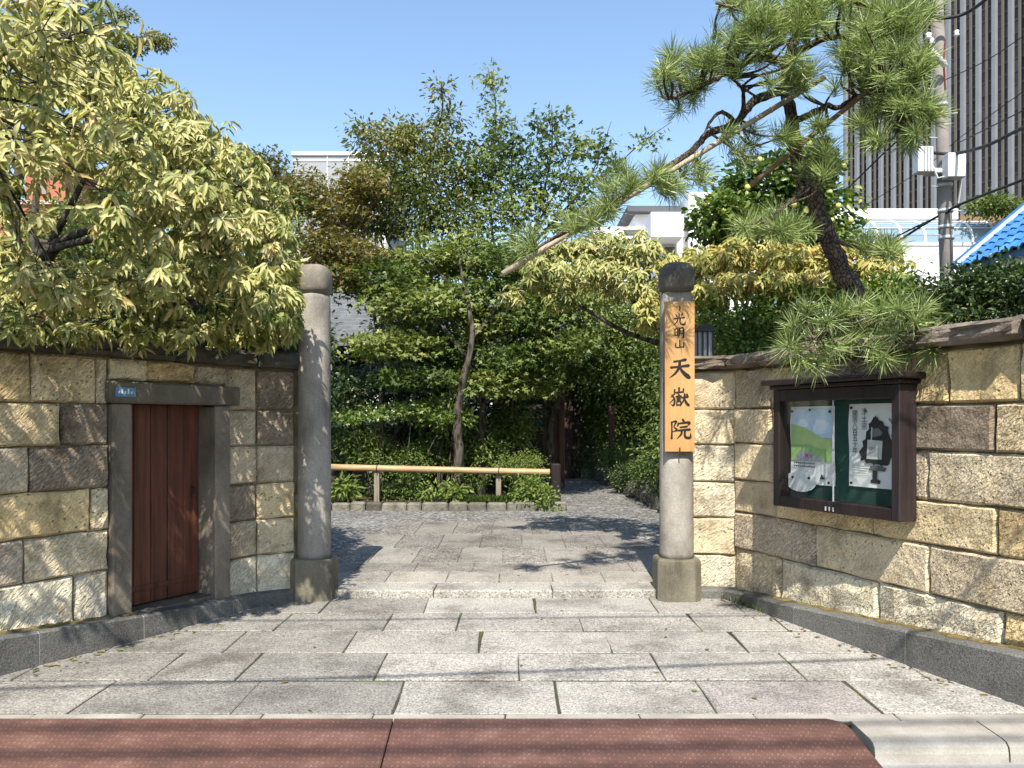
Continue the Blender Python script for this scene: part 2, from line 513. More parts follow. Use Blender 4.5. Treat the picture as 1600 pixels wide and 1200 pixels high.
def make_bark(name, c0, c1, c2, sc=(9, 9, 3), strength=1.0):
    k = NT(name, 0.95, 0.1); p = k.pos()
    v = k.voro(k.mapping(p, sc), 1.6, out='Distance')
    f = k.noise(k.mapping(p, sc), 1.2, 7, 0.7)
    h = k.math('ADD', v, f)
    k.base(k.ramp(h, [(0.45, c0), (0.85, c1), (1.2, c2)]))
    k.nrm(k.bump(h, strength, 0.03)); M[name] = k.m
make_bark('bark', (0.018, 0.015, 0.012), (0.048, 0.040, 0.032), (0.10, 0.086, 0.07))
def make_pine_bark():
    k = NT('bark_pine', 0.95, 0.1); p = k.pos()
    wv = k.n('Vector Math'.replace(' ', ''), operation='ADD'); k.l(k.mapping(p, (38, 38, 19)), wv.inputs[0]); nn = k.n('TexNoise'); nn.inputs['Scale'].default_value = 14; k.l(p, nn.inputs['Vector']); k.l(nn.outputs['Color'], wv.inputs[1]); wv = wv.outputs[0]
    e = k.voro(wv, 1.0, 'DISTANCE_TO_EDGE', 'Distance')
    f = k.noise(p, 28, 6, 0.7)
    wv2 = k.noise(p, 9, 3); cr = k.ramp(e, [(0.0, 0.42), (0.14, 1.0)])
    c = k.ramp(k.math('ADD', k.math('MULTIPLY', f, .6), k.math('MULTIPLY', wv2, .4)), [(0.35, (0.07, 0.054, 0.044)), (0.55, (0.17, 0.13, 0.105)), (0.7, (0.28, 0.225, 0.185))])
    k.base(k.mix(1.0, c, cr, 'MULTIPLY'))
    k.nrm(k.bump(k.math('ADD', cr, f), 1.0, 0.02)); M['bark_pine'] = k.m
make_pine_bark()

def make_leaf(name, stops, rough=0.42, spec=0.45, trans=0.3, tmul=(1.2, 1.3, 0.6), fine=True):
    k = NT(name, rough, spec)
    c = k.ramp(k.attr('tint'), stops)
    if fine:
        c = k.mix(1.0, c, k.ramp(k.noise(k.pos(), 30, 2), [(0.3, 0.82), (0.7, 1.12)]), 'MULTIPLY')
    k.base(c)
    t = k.n('BsdfTranslucent'); k.l(k.mix(1.0, c, tmul, 'MULTIPLY'), t.inputs[0])
    mx = k.n('MixShader'); mx.inputs[0].default_value = trans
    k.l(k.b.outputs[0], mx.inputs[1]); k.l(t.outputs[0], mx.inputs[2]); k.l(mx.outputs[0], k.out.inputs['Surface'])
    M[name] = k.m
make_leaf('leaf_pale', [(0, (0.10, 0.14, 0.03)), (0.3, (0.24, 0.27, 0.07)), (0.55, (0.42, 0.41, 0.15)), (0.85, (0.58, 0.54, 0.26)), (1, (0.54, 0.42, 0.18))], 0.5, 0.35, 0.28, (1.1, 1.1, 0.6))
make_leaf('leaf_gold', [(0, (0.12, 0.17, 0.03)), (0.3, (0.27, 0.29, 0.06)), (0.6, (0.44, 0.42, 0.12)), (0.85, (0.54, 0.46, 0.16)), (1, (0.48, 0.30, 0.09))], 0.5, 0.35, 0.28, (1.1, 1.1, 0.6))
make_leaf('leaf_green', [(0, (0.042, 0.07, 0.016)), (0.5, (0.105, 0.155, 0.034)), (0.85, (0.18, 0.22, 0.055)), (1, (0.26, 0.28, 0.08))], 0.45, 0.35, 0.3)
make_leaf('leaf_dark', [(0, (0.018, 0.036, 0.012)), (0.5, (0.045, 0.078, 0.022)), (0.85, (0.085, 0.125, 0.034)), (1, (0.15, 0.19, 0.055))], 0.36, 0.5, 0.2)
make_leaf('leaf_olive', [(0, (0.05, 0.07, 0.016)), (0.5, (0.125, 0.15, 0.034)), (0.85, (0.20, 0.21, 0.06)), (1, (0.25, 0.20, 0.07))])
make_leaf('leaf_maple_red', [(0, (0.07, 0.085, 0.018)), (0.35, (0.14, 0.14, 0.034)), (0.6, (0.23, 0.15, 0.045)), (0.8, (0.19, 0.18, 0.045)), (1, (0.15, 0.19, 0.045))])
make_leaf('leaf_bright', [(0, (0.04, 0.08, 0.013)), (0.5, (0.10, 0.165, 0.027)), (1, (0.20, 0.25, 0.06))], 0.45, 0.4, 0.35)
make_leaf('leaf_citrus', [(0, (0.03, 0.06, 0.012)), (0.5, (0.10, 0.16, 0.03)), (0.85, (0.20, 0.26, 0.055)), (1, (0.36, 0.36, 0.10))], 0.35, 0.5, 0.25)
make_leaf('needle', [(0, (0.12, 0.18, 0.05)), (0.5, (0.27, 0.35, 0.115)), (1, (0.44, 0.48, 0.20))], 0.4, 0.5, 0.2, fine=False)
# ================================================================== the setting
def g(y): return 0.008*y                 # forecourt level
def gi(y): return 0.008*y + 0.06         # courtyard level behind the threshold
R0 = random.Random(11)

def sheet(name, pts, m, color=None):
    mb = MB(); mb.add(pts, [tuple(range(len(pts)))])
    o = mb.build(name, m, None, color=color)
    return tag(o, kind='structure')

sheet('ground', [(-900,-60,-0.16),(900,-60,-0.16),(900,1500,-0.16),(-900,1500,-0.16)], M['soil'])
sheet('road', [(-40,-8,-0.115),(40,-8,-0.115),(40,3.30,-0.115),(-40,3.30,-0.115)], M['asphalt'])
sheet('gutter', [(-40,3.30,-0.10),(40,3.30,-0.10),(40,3.70,-0.095),(-40,3.70,-0.095)], M['gutter_concrete'])

def ragged(quad, rng, amp=0.004, seg=3):
    """outline of a paving slab with slightly worn edges"""
    out = []
    for i in range(4):
        a = Vector(quad[i]); b = Vector(quad[(i+1) % 4])
        n = max(1, min(seg, int((b-a).length/0.16)))
        for k in range(n):
            p = a.lerp(b, k/n)
            out.append((p.x + rng.uniform(-amp, amp), p.y + rng.uniform(-amp, amp)))
    return out

def slab(name, quad, zf, m, parent, color, rng, th=0.06, bev=0.004, dz=0.0022, amp=0.004):
    poly = ragged(quad, rng, amp)
    n = len(poly)
    cx = sum(p[0] for p in poly)/n; cy = sum(p[1] for p in poly)/n
    tx, ty = rng.uniform(-.002, .002), rng.uniform(-.002, .002); dz0 = rng.uniform(-dz, dz)
    def z(x, y): return zf(y) + dz0 + tx*(x-cx) + ty*(y-cy)
    vs = [(x, y, z(x, y)-th) for x, y in poly] + [(x, y, z(x, y)-bev) for x, y in poly]
    for x, y in poly:
        d = math.hypot(x-cx, y-cy); s = 1 - bev*1.3/max(d, .05)
        X, Y = cx+(x-cx)*s, cy+(y-cy)*s
        vs.append((X, Y, z(X, Y)))
    F = [(i, (i+1) % n, n+(i+1) % n, n+i) for i in range(n)]
    F += [(n+i, n+(i+1) % n, 2*n+(i+1) % n, 2*n+i) for i in range(n)]
    F.append(tuple(range(2*n, 3*n)))
    mb = MB(); mb.add(vs, F)
    return mb.build(name, m, parent, color=color)

# ---- forecourt paving: every slab its own stone
mb = MB(); mb.add([(-3.7,3.90,g(3.9)-0.006),(3.7,3.90,g(3.9)-0.006),(3.7,6.9,g(6.9)-0.006),(-3.7,6.9,g(6.9)-0.006)], [(0,1,2,3)])
pavement = tag(mb.build('pavement', M['joint']), kind='structure')
rowsY = [6.60, 6.09, 5.58, 5.07, 4.54, 4.03]
rowsJ = [[380, 510, 667, 836, 1020, 1150], [300, 442, 606, 716, 907, 1085, 1215, 1330], [190, 368, 548, 750, 950, 1154, 1330],
         [60, 262, 390, 595, 811, 1028, 1237, 1420], [-110, 145, 385, 624, 870, 1103, 1347, 1560]]
for r in range(5):
    yb, yf = rowsY[r], rowsY[r+1]
    ym = (yb+yf)/2
    xs = [(p-800)*ym/FPX for p in rowsJ[r]]
    xs = [xs[0]-1.7, xs[0]-0.85] + xs + [xs[-1]+0.85, xs[-1]+1.7]
    for a, b in zip(xs[:-1], xs[1:]):
        if b < -3.6 or a > 3.5: continue
        q = 0.0055; qy = 0.0105
        t = R0.uniform(-.012, .012)
        cxm = (a+b)/2
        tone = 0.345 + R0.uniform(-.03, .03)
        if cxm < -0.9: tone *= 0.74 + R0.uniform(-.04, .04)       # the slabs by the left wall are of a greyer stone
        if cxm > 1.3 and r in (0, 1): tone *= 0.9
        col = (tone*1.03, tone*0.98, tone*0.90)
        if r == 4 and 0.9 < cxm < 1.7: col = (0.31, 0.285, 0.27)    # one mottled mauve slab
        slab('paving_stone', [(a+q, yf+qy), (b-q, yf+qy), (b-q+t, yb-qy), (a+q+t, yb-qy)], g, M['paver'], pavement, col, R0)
# narrow cream strip along the front
x = -3.7
while x < 3.7:
    L_ = R0.uniform(.45, .75)
    slab('edging_stone', [(x+.003, 3.945), (x+L_-.003, 3.945), (x+L_-.003, 4.026), (x+.003, 4.026)], g, M['concrete'], pavement, (1, 1, 1), R0, 0.1, 0.006)
    x += L_
# road kerb (round-nosed concrete stones)
kerb = tag(MB().box((-6, 3.60, -.14), (6, 3.90, -.06)).build('road_kerb', M['gutter_concrete']), kind='structure')
x = -6.05
edges = []
while x < 6:
    edges.append(x); x += 0.62
edges = [e + (1.66+6.05-0.62*12) for e in edges]
for a, b in zip(edges[:-1], edges[1:]):
    mb = MB(); pr = [(3.935, -.1), (3.935, .028), (3.93, .034), (3.72, .030), (3.69, .024), (3.672, .008), (3.665, -.02), (3.66, -.13)]
    if b < 1.75: pr = [(y, z if y > 3.93 else min(z, -.035-.01*(3.93-y))) for y, z in pr]      # dropped kerb under the ramp
    n = len(pr); vs = [(a+.004, y, z) for y, z in pr] + [(b-.004, y, z) for y, z in pr]
    F = [(i, i+1, n+i+1, n+i) for i in range(n-1)] + [tuple(range(n)), tuple(reversed(range(n, 2*n)))]
    mb.add(vs, F).build('kerb_stone', M['concrete'], kerb)

# ---- threshold and courtyard
mb = MB(); mb.add([(-1.75,6.5,g(6.5)-.02),(1.75,6.5,g(6.5)-.02),(1.75,7.0,gi(7)-.02),(-1.75,7.0,gi(7)-.02)], [(0,1,2,3)])
th = tag(MB().box((-1.62, 6.66, -.05), (1.40, 6.93, gi(6.8)-.02)).build('threshold', M['joint']), kind='structure')
bpts = [-1.62, (680-800)*6.75/FPX, (862-800)*6.75/FPX, 1.36]
for a, b in zip(bpts[:-1], bpts[1:]):
    t = R0.uniform(.93, 1.05)
    slab('threshold_stone', [(a+.004, 6.605), (b-.004, 6.605), (b-.004, 6.925), (a+.004, 6.925)], lambda y: gi(6.75)+.002, M['paver'], th, (.37*t, .35*t, .315*t), R0, .12, .012, amp=.003)

court = sheet('courtyard', [(-9,6.94,gi(6.94)-.010),(1.35+3,6.94,gi(6.94)-.010),(3.2,13,gi(13)-.012),(3.2,24,gi(24)-.012),(-9,24,gi(24)-.012)], M['court'])
rowsC = [(6.935, 7.40), (7.40, 7.86), (7.86, 8.75), (8.75, 9.75), (9.75, 10.9)]
jC = [[430, 520, 607, 699, 780, 863, 942, 1020, 1090], [450, 560, 650, 740, 822, 905, 985, 1060, 1120], [520, 585, 652, 719, 786, 852, 922, 985, 1050], [560, 625, 690, 752, 815, 880, 940, 1000], [600, 655, 712, 770, 830, 888, 940, 990]]
for r, (ya, yb) in enumerate(rowsC):
    ym = (ya+yb)/2
    xs = [(p-800)*ym/FPX for p in jC[r]]
    for i, (a, b) in enumerate(zip(xs[:-1], xs[1:])):
        q = .004
        rough = r >= 2 and (i + r) % 2 == 0
        tone = (.245 if rough else .27) + R0.uniform(-.022, .022)
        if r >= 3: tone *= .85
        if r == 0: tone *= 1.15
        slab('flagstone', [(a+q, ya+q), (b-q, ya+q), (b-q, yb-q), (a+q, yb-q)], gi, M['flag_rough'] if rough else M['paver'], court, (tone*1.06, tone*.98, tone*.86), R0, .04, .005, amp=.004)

garden = sheet('garden_bed', [(-9,12.35,.24),(.55,12.35,.24),(.62,12.6,.24),(.75,15.5,.27),(-9,15.5,.27)], M['soil'])
sheet('garden_soil', [(-60,15.5,.10),(60,15.5,.10),(60,60,.2),(-60,60,.2)], M['soil'])
sheet('garden_ground', [(1.75,6.95,.12),(14,6.95,.12),(14,15.5,.12),(1.75,15.5,.12)], M['soil'])
sheet('yard_soil', [(-20,6.95,.10),(-3.2,6.95,.10),(-4.0,12.3,.12),(-20,12.3,.12)], M['soil'])
# edging stones of the bed
x = -4.6
ed = thing('bed_edging', 'low rough stone edging along the garden bed behind the bamboo rail', 'edging', (-1.5, 12.3, .1))
while x < .5:
    L_ = R0.uniform(.22, .5)
    t = R0.uniform(.10, .22)
    h = R0.uniform(.10, .14)
    mb = MB(); mb.bbox((x+.006, 12.22+R0.uniform(-.02, .02), .08), (x+L_-.006, 12.38, .16+h), .025)
    mb.build('edging_stone', M['coping'], ed, color=(t*1.05, t*.97, t*.8))
    x += L_
for i in range(6):
    y0 = 12.3+i*.42; x0 = .56+i*.03; t = R0.uniform(.09, .18)
    MB().bbox((x0-.02, y0, .08), (x0+.14, y0+.4, .28), .03).build('edging_stone', M['coping'], ed, color=(t*1.05, t*.97, t*.8))

# ================================================================== wall paths
class Path:
    def __init__(s, pts, n=10, sm=3):
        P = []
        for a, b in zip(pts[:-1], pts[1:]):
            for k in range(n): P.append((a[0]+(b[0]-a[0])*k/n, a[1]+(b[1]-a[1])*k/n))
        P.append(pts[-1])
        P = np.array(P)
        for _ in range(sm):
            Q = P.copy(); Q[1:-1] = (P[:-2]+2*P[1:-1]+P[2:])/4; P = Q
        s.P = P
        d = np.hypot(*(P[1:]-P[:-1]).T)
        s.S = np.concatenate([[0], np.cumsum(d)])
        s.L = s.S[-1]
        s.px = 800+FPX*P[:, 0]/P[:, 1]
    def p(s, u):
        u0 = u
        u = min(max(u, 0), s.L)
        x = np.interp(u, s.S, s.P[:, 0]); y = np.interp(u, s.S, s.P[:, 1])
        return Vector((x, y, 0))
    def t(s, u):
        d = s.p(min(u+.02, s.L)) - s.p(max(u-.02, 0)); return d.normalized()
    def n(s, u):
        t = s.t(u); nn = Vector((t.y, -t.x, 0))
        if nn.dot(-s.p(u)) < 0: nn = -nn
        return nn
    def at(s, u, off, z):
        q = s.p(u) + s.n(u)*off
        return Vector((q.x, q.y, z))
    def spx(s, px): return float(np.interp(px, s.px, s.S))

LP = Path([(-3.75,3.35),(-3.3,4.25),(-3.03,4.75),(-2.62,5.4),(-2.27,6.02),(-2.08,6.42),(-1.70,6.66)], 12, 14)
RP = Path([(1.40,6.72),(1.82,6.70),(1.95,6.40),(2.10,5.95),(2.27,5.5),(2.45,5.0),(2.60,4.6),(2.73,4.27),(2.95,3.7),(3.15,3.1)], 12, 8)
def zk(y): return float(np.interp(y, [3.0, 4.26, 5.0, 5.9, 6.7], [.34, .29, .235, .17, .125]))

def stone(path, s0, s1, z0, z1, rng, m, parent, color, off=0.0, depth=.16, rough=.006, gap=.005, bev=.016, name='stone', nu=None, nv=3, z0f=None):
    s0 += gap; s1 -= gap; z1 -= gap; z0 += gap
    nu = nu or max(2, min(7, int((s1-s0)/.11)+1))
    mb = MB(); uv = []; vs = []
    ins = [rng.uniform(-.004, .004) for _ in range(4)]
    du, dv = rng.uniform(0, 40), rng.uniform(0, 40)
    po = off + rng.uniform(-.008, .010)
    fr = [0] + [ (i+rng.uniform(-.25, .25))/nu for i in range(1, nu)] + [1]
    us = [0, bev*.9/(s1-s0)] + fr[1:-1] + [1-bev*.9/(s1-s0), 1]
    vsn = [0, bev*.9/(z1-z0)] + [(j+rng.uniform(-.2, .2))/nv for j in range(1, nv)] + [1-bev*.9/(z1-z0), 1]
    W_, H_ = len(us), len(vsn)
    for j, v in enumerate(vsn):
        for i, u in enumerate(us):
            s = s0+(s1-s0)*u
            zlo = z0 if z0f is None else z0f(s)+gap
            z = zlo+(z1-zlo)*v
            edge = i in (0, W_-1) or j in (0, H_-1)
            o = po - bev if edge else po + rng.uniform(-rough, rough)
            if edge:
                s += rng.uniform(-.005, .005); z += rng.uniform(-.005, .005); o -= rng.choice((0, 0, 0, .012))
            vs.append(path.at(s, o, z)); uv.append((s+du, z+dv))
    F = [(j*W_+i, j*W_+i+1, (j+1)*W_+i+1, (j+1)*W_+i) for j in range(H_-1) for i in range(W_-1)]
    loop = [i for i in range(W_)] + [j*W_+W_-1 for j in range(1, H_)] + [(H_-1)*W_+i for i in range(W_-2, -1, -1)] + [j*W_ for j in range(H_-2, 0, -1)]
    b = len(vs)
    for k in loop:
        q = vs[k]; s_ = uv[k][0]-du
        vs.append(path.at(min(max(s_, s0), s1), off-depth, q.z)); uv.append((uv[k][0]+.1, uv[k][1]+.1))
    n = len(loop)
    for i in range(n):
        F.append((loop[(i+1) % n], loop[i], b+i, b+(i+1) % n))
    # front normal must look along the path normal
    if len(F):
        p0, p1, p2 = vs[F[0][0]], vs[F[0][1]], vs[F[0][2]]
        if (p1-p0).cross(p2-p0).dot(path.n((s0+s1)/2)) < 0: F = [tuple(reversed(f)) for f in F]
    mb.add(vs, F); mb.uv = uv
    return mb.build(name, m, parent, color=color)

def strip(path, s0, s1, z0f, z1, offA, offB, m, name, parent, ns=24):
    """solid core of a wall between two offsets"""
    mb = MB(); vs = []
    for i in range(ns+1):
        s = s0+(s1-s0)*i/ns
        zb = z0f(s) if callable(z0f) else z0f
        vs += [path.at(s, offA, zb), path.at(s, offA, z1), path.at(s, offB, z1), path.at(s, offB, zb)]
    F = []
    for i in range(ns):
        a = i*4
        for k in range(4):
            F.append((a+k, a+(k+1) % 4, a+4+(k+1) % 4, a+4+k))
    F += [(0, 1, 2, 3), (ns*4+3, ns*4+2, ns*4+1, ns*4)]
    mb.add(vs, F)
    return mb.build(name, m, parent)

TAN = (.64, .51, .31); TAN2 = (.68, .57, .39); GREY = (.54, .445, .31); DARK = (.29, .232, .17); CREAM = (.74, .66, .50); OCH = (.66, .50, .265); PINK = (.55, .455, .345)
def jc(c, rng, a=.08):
    f = 1+rng.uniform(-a, a); return tuple(x*f for x in c)

# ------------------------------------------------------------------ left wall
rw = random.Random(5)
wl = thing('stone_wall', 'left stone wall with a wooden door, curving in to the gate pillar under the pale tree', 'wall', LP.at(LP.spx(200), 0, .2))
dl, dr = LP.spx(171), LP.spx(357)          # outer edges of the door jambs
for a, b in ((0, dl), (dr, LP.L)):
    strip(LP, a, b, -.05, 1.95, -.035, -.32, M['mortar'], 'wall_core', wl)
strip(LP, dl, dr, 1.78, 1.95, -.035, -.32, M['mortar'], 'wall_core', wl, 8)
Z = [None, .52, .79, 1.07, 1.35, 1.62, 1.93]
lc = [([-60, 118], [CREAM, CREAM, CREAM]), ([40], [PINK, TAN2, TAN2]), ([-30, 142], [TAN, OCH, TAN2]), ([46], [GREY, DARK, DARK]), ([-80, 96], [TAN, TAN, DARK]), ([50, 152], [OCH, TAN, TAN2])]
for c, (js, cols) in enumerate(lc):
    ss = [0] + [LP.spx(p) for p in js] + [dl]
    ss = sorted(set(ss))
    for i, (a, b) in enumerate(zip(ss[:-1], ss[1:])):
        if b-a < .06: continue
        z0 = .0 if c == 0 else Z[c]
        stone(LP, a, b, z0, Z[c+1], rw, M['wall_stone'], wl, jc(cols[i % len(cols)], rw), rough=.022 if c == 0 else .008, bev=.022 if c == 0 else .016,
              z0f=(lambda s: zk(LP.p(s).y)-.03) if c == 0 else None)
# courses right of the door and over the lintel
ss = [dr, LP.spx(402), LP.spx(462)]
Z2 = [None, .43, .72, 1.01, 1.31, 1.60, 1.93]
colsR = [[CREAM, CREAM], [GREY, TAN2], [DARK, TAN], [GREY, GREY], [GREY, DARK], [GREY, DARK]]
for c in range(6):
    for i in (0, 1):
        stone(LP, ss[i], ss[i+1], 0 if c == 0 else Z2[c], Z2[c+1], rw, M['wall_stone'], wl, jc(colsR[c][i], rw), z0f=(lambda s: zk(LP.p(s).y)-.03) if c == 0 else None)
so = [dl, LP.spx(232), LP.spx(305), dr]
for a, b, c in zip(so[:-1], so[1:], (TAN2, OCH, GREY)):
    stone(LP, a, b, 1.785, 1.93, rw, M['wall_stone'], wl, jc(c, rw), rough=.012)
# coping of the left wall: dark, mossy slabs
s = 0.0; i = 0
while s < LP.L-.05:
    e = min(LP.L, s+rw.uniform(.55, .8))
    if LP.L-e < .2: e = LP.L
    t = rw.uniform(.07, .12)
    stone(LP, s, e, 1.935, 2.075+rw.uniform(-.01, .012), rw, M['coping'], wl, (t*1.02, t*.98, t*.78), off=.075, depth=.46, rough=.016, bev=.03, name='coping_stone')
    s = e
# foot kerb of the left wall
def footkerb(path, joints, parent, rng, wall_px):
    for a, b in zip(joints[:-1], joints[1:]):
        a2, b2 = a+.005, b-.005
        ns = 5; vs = []
        for i in range(ns+1):
            s = a2+(b2-a2)*i/ns; y = path.p(s).y; z = zk(y)
            vs += [path.at(s, .135, -.06), path.at(s, .13, z-.014), path.at(s, .114, z), path.at(s, -.03, z+.004)]
        F = []
        for i in range(ns):
            for k in range(3): F.append((i*4+k, i*4+k+1, i*4+k+5, i*4+k+4))
        F += [(0, 1, 2, 3), (ns*4+3, ns*4+2, ns*4+1, ns*4)]
        t = rng.uniform(.12, .15)
        MB().add(vs, F).build('foot_kerb', M['kerb_granite'], parent, color=(t*1.02, t, t*.93))
    # pale mortar behind the joints
    strip(path, joints[0], joints[-1], -.06, .0, .126, .0, M['concrete'], 'kerb_mortar', parent, 30)
def mortar_bits(path, joints, parent):
    for s in joints[1:-1]:
        y = path.p(s).y; z = zk(y)
        mb = MB(); vs = [path.at(s+d, o, zz) for d in (-.0048, .0048) for o, zz in ((.131, -.06), (.126, z-.014), (.108, z-.003), (.0, z))]
        mb.add(vs, [(0,1,5,4),(1,2,6,5),(2,3,7,6)]).build('mortar_joint', M['concrete'], parent)
jl = [0, LP.spx(43), LP.spx(206), LP.spx(345), LP.spx(452)]
footkerb(LP, jl, wl, rw, None); mortar_bits(LP, jl, wl)
# moss along the ledge of the kerb
def moss(path, s0, s1, parent, rng):
    mb = MB(); n = int((s1-s0)/.02)
    vs = []
    for i in range(n+1):
        s = s0+(s1-s0)*i/n; z = zk(path.p(s).y)
        w_ = max(0, .05*(.3+.8*math.sin(i*.37)*math.sin(i*.13+1)))+rng.uniform(0, .015)
        vs += [path.at(s, .01, z+.006+rng.uniform(0, .006)), path.at(s, .03+w_*.5, z+.006+rng.uniform(0, .006)), path.at(s, .035+w_*.8, z+.003)]
    F = []
    for i in range(n):
        for k in range(2): F.append((i*3+k, i*3+k+1, i*3+k+4, i*3+k+3))
    mb.add(vs, F); return tag(mb.build('moss_fringe', M['moss'], parent), kind='stuff')
moss(LP, .2, LP.spx(205), wl, rw)

# ------------------------------------------------------------------ door in the left wall
uS = LP.t((dl+dr)/2); nS = LP.n((dl+dr)/2)
A = LP.at(dl, 0, 0); B = LP.at(dr, 0, 0)
ux = (B-A).normalized(); nx = Vector((ux.y, -ux.x, 0))
if nx.dot(-A) < 0: nx = -nx
WD = (B-A).length
FR = Matrix(((ux.x, nx.x, 0, A.x), (ux.y, nx.y, 0, A.y), (0, 0, 1, 0), (0, 0, 0, 1)))   # local: u along, n out, z up
dr_t = thing('wooden_door', 'low red-brown plank door in a grey stone frame in the left wall', 'door', A+ux*WD/2+Vector((0, 0, .2)))
def inv(p): return FR.inverted() @ p
sn = random.Random(8)
def px_u(px, n=0.0):
    """distance along the door wall seen at a picture column"""
    k = (px-800)/FPX
    # A + ux*u + nx*n : x = k*y
    a = A + nx*n
    return (k*a.y-a.x)/(ux.x-k*ux.y)
uL, uR = px_u(203), px_u(333)
zb = .20; zt = 1.60
STG = (.74, .66, .57)
MB().bbox((0.004, -.30, .02), (uL, .03, 1.625), .01, FR).build('jamb', M['pillar'], dr_t, color=STG)
MB().bbox((uR, -.30, .02), (WD-.004, .03, 1.625), .01, FR).build('jamb', M['pillar'], dr_t, color=STG)
MB().bbox((-.03, -.30, 1.63), (WD+.08, .05, 1.775), .012, FR).build('lintel', M['pillar'], dr_t, color=(.50, .46, .40))
MB().bbox((uL-.01, -.32, -.05), (uR+.01, .02, .195), .01, FR).build('sill', M['pillar'], dr_t, color=(.42, .38, .33))
np_ = 5
us = [uL+.004+(uR-uL-.008)*i/np_ for i in range(np_+1)]
for i in range(np_):
    dd = sn.uniform(-.003, .003); t = sn.uniform(.85, 1.15)
    MB().bbox((us[i]+.002, -.185, zb+.005), (us[i+1]-.002, -.155+dd, 1.628), .005, FR).build('plank', M['door_wood'], dr_t, color=(t, t, t))
MB().box((uL-.02, -.24, zb-.02), (uR+.02, -.188, 1.66), FR).build('door_back', M['frame_wood'], dr_t, color=(1, 1, 1))
MB().bbox((uL+.004, -.156, .30), (uR-.004, -.148, .34), .002, FR).build('ledge_rail', M['door_wood'], dr_t, color=(.9, .9, .9))
hp = FR @ Vector((uR-.09, -.135, .98))
mb = MB(); mb.tube([FR @ Vector((uR-.07, -.155, 1.02)), FR @ Vector((uR-.07, -.115, 1.0)), FR @ Vector((uR-.07, -.155, .93))], .007, 6)
mb.build('pull_handle', M['black_iron'], dr_t)
# address plate on the lintel
pl = thing('address_plate', 'small blue enamel plate at the left end of the door lintel', 'plate', FR @ Vector((.12, .053, 1.70)))
ua, ub = px_u(180, .05), px_u(212, .05)
MB().bbox((ua, .0515, 1.672), (ub, .056, 1.735), .002, FR).build('plate', M['enamel'], pl)
mb = MB()
for i in range(5):
    u0 = ua+.018+(ub-ua-.036)*i/5
    mb.box((u0, .0562, 1.692), (u0+.012, .0567, 1.70+.015*(i % 2+.6)), FR)
mb.build('lettering', M['paper'], pl)

# ------------------------------------------------------------------ right wall
wr = thing('stone_wall', 'right wall of chiselled tan stone blocks behind the notice board', 'wall', RP.at(RP.spx(1350), 0, .2))
rr = random.Random(21)
strip(RP, 0, RP.L, -.05, 1.95, -.035, -.34, M['mortar'], 'wall_core', wr, 40)
Zp = [None, .39, .70, 1.00, 1.31, 1.607, 1.93]
c1, c2 = RP.spx(1146), RP.spx(1204)
colP = [[CREAM, TAN2], [TAN2, GREY], [CREAM, TAN2], [CREAM, TAN2], [TAN2, TAN], [TAN2, GREY]]
for c in range(6):
    stone(RP, .03, c1, 0 if c == 0 else Zp[c], Zp[c+1], rr, M['wall_stone'], wr, jc(colP[c][0], rr), z0f=(lambda s: zk(RP.p(s).y)-.03) if c == 0 else None)
Zq = [None, .46, .76, 1.03, 1.33, 1.61, 1.93]
jr = [[1146, 1218, 1368, 1565], [1146, 1272, 1450, 1660], [1146, 1212, 1362, 1556], [1146, 1205, 1300, 1448, 1640], [1146, 1204, 1320, 1426, 1553], [1146, 1204, 1300, 1392, 1480, 1592]]
cr = [[TAN2, CREAM, CREAM, OCH], [PINK, TAN2, GREY, TAN], [GREY, TAN, TAN, OCH], [TAN2, TAN, GREY, TAN2, OCH], [TAN2, GREY, TAN, DARK, TAN], [GREY, TAN, DARK, OCH, OCH, TAN]]
for c in range(6):
    ss = [RP.spx(p) for p in jr[c]] + [RP.L]
    for i, (a, b) in enumerate(zip(ss[:-1], ss[1:])):
        if b-a < .04: continue
        stone(RP, a, b, 0 if c == 0 else Zq[c], Zq[c+1], rr, M['wall_stone'], wr, jc(cr[c][i % len(cr[c])], rr), rough=.02 if c in (0, 5) else .007, bev=.024 if c == 0 else .016,
              z0f=(lambda s: zk(RP.p(s).y)-.03) if c == 0 else None)
cp = [0, RP.spx(1138), RP.spx(1215), RP.spx(1330), RP.spx(1445), RP.spx(1610), RP.L]
for i, (a, b) in enumerate(zip(cp[:-1], cp[1:])):
    t = [.20, .21, .25, .21, .21, .19][i]
    stone(RP, a, b, 1.94, 2.07+rr.uniform(-.012, .015) - (.0 if i < 4 else -.01), rr, M['coping'], wr, (t*1.12, t*.92, t*.74), off=.085, depth=.5, rough=.022, bev=.028, name='coping_stone', nv=3)
jk = [.05, RP.spx(1152), RP.spx(1263), RP.spx(1440), RP.spx(1640), RP.L]
footkerb(RP, jk, wr, rr, None); mortar_bits(RP, jk, wr)
moss(RP, RP.spx(1215), RP.spx(1640), wr, rr)

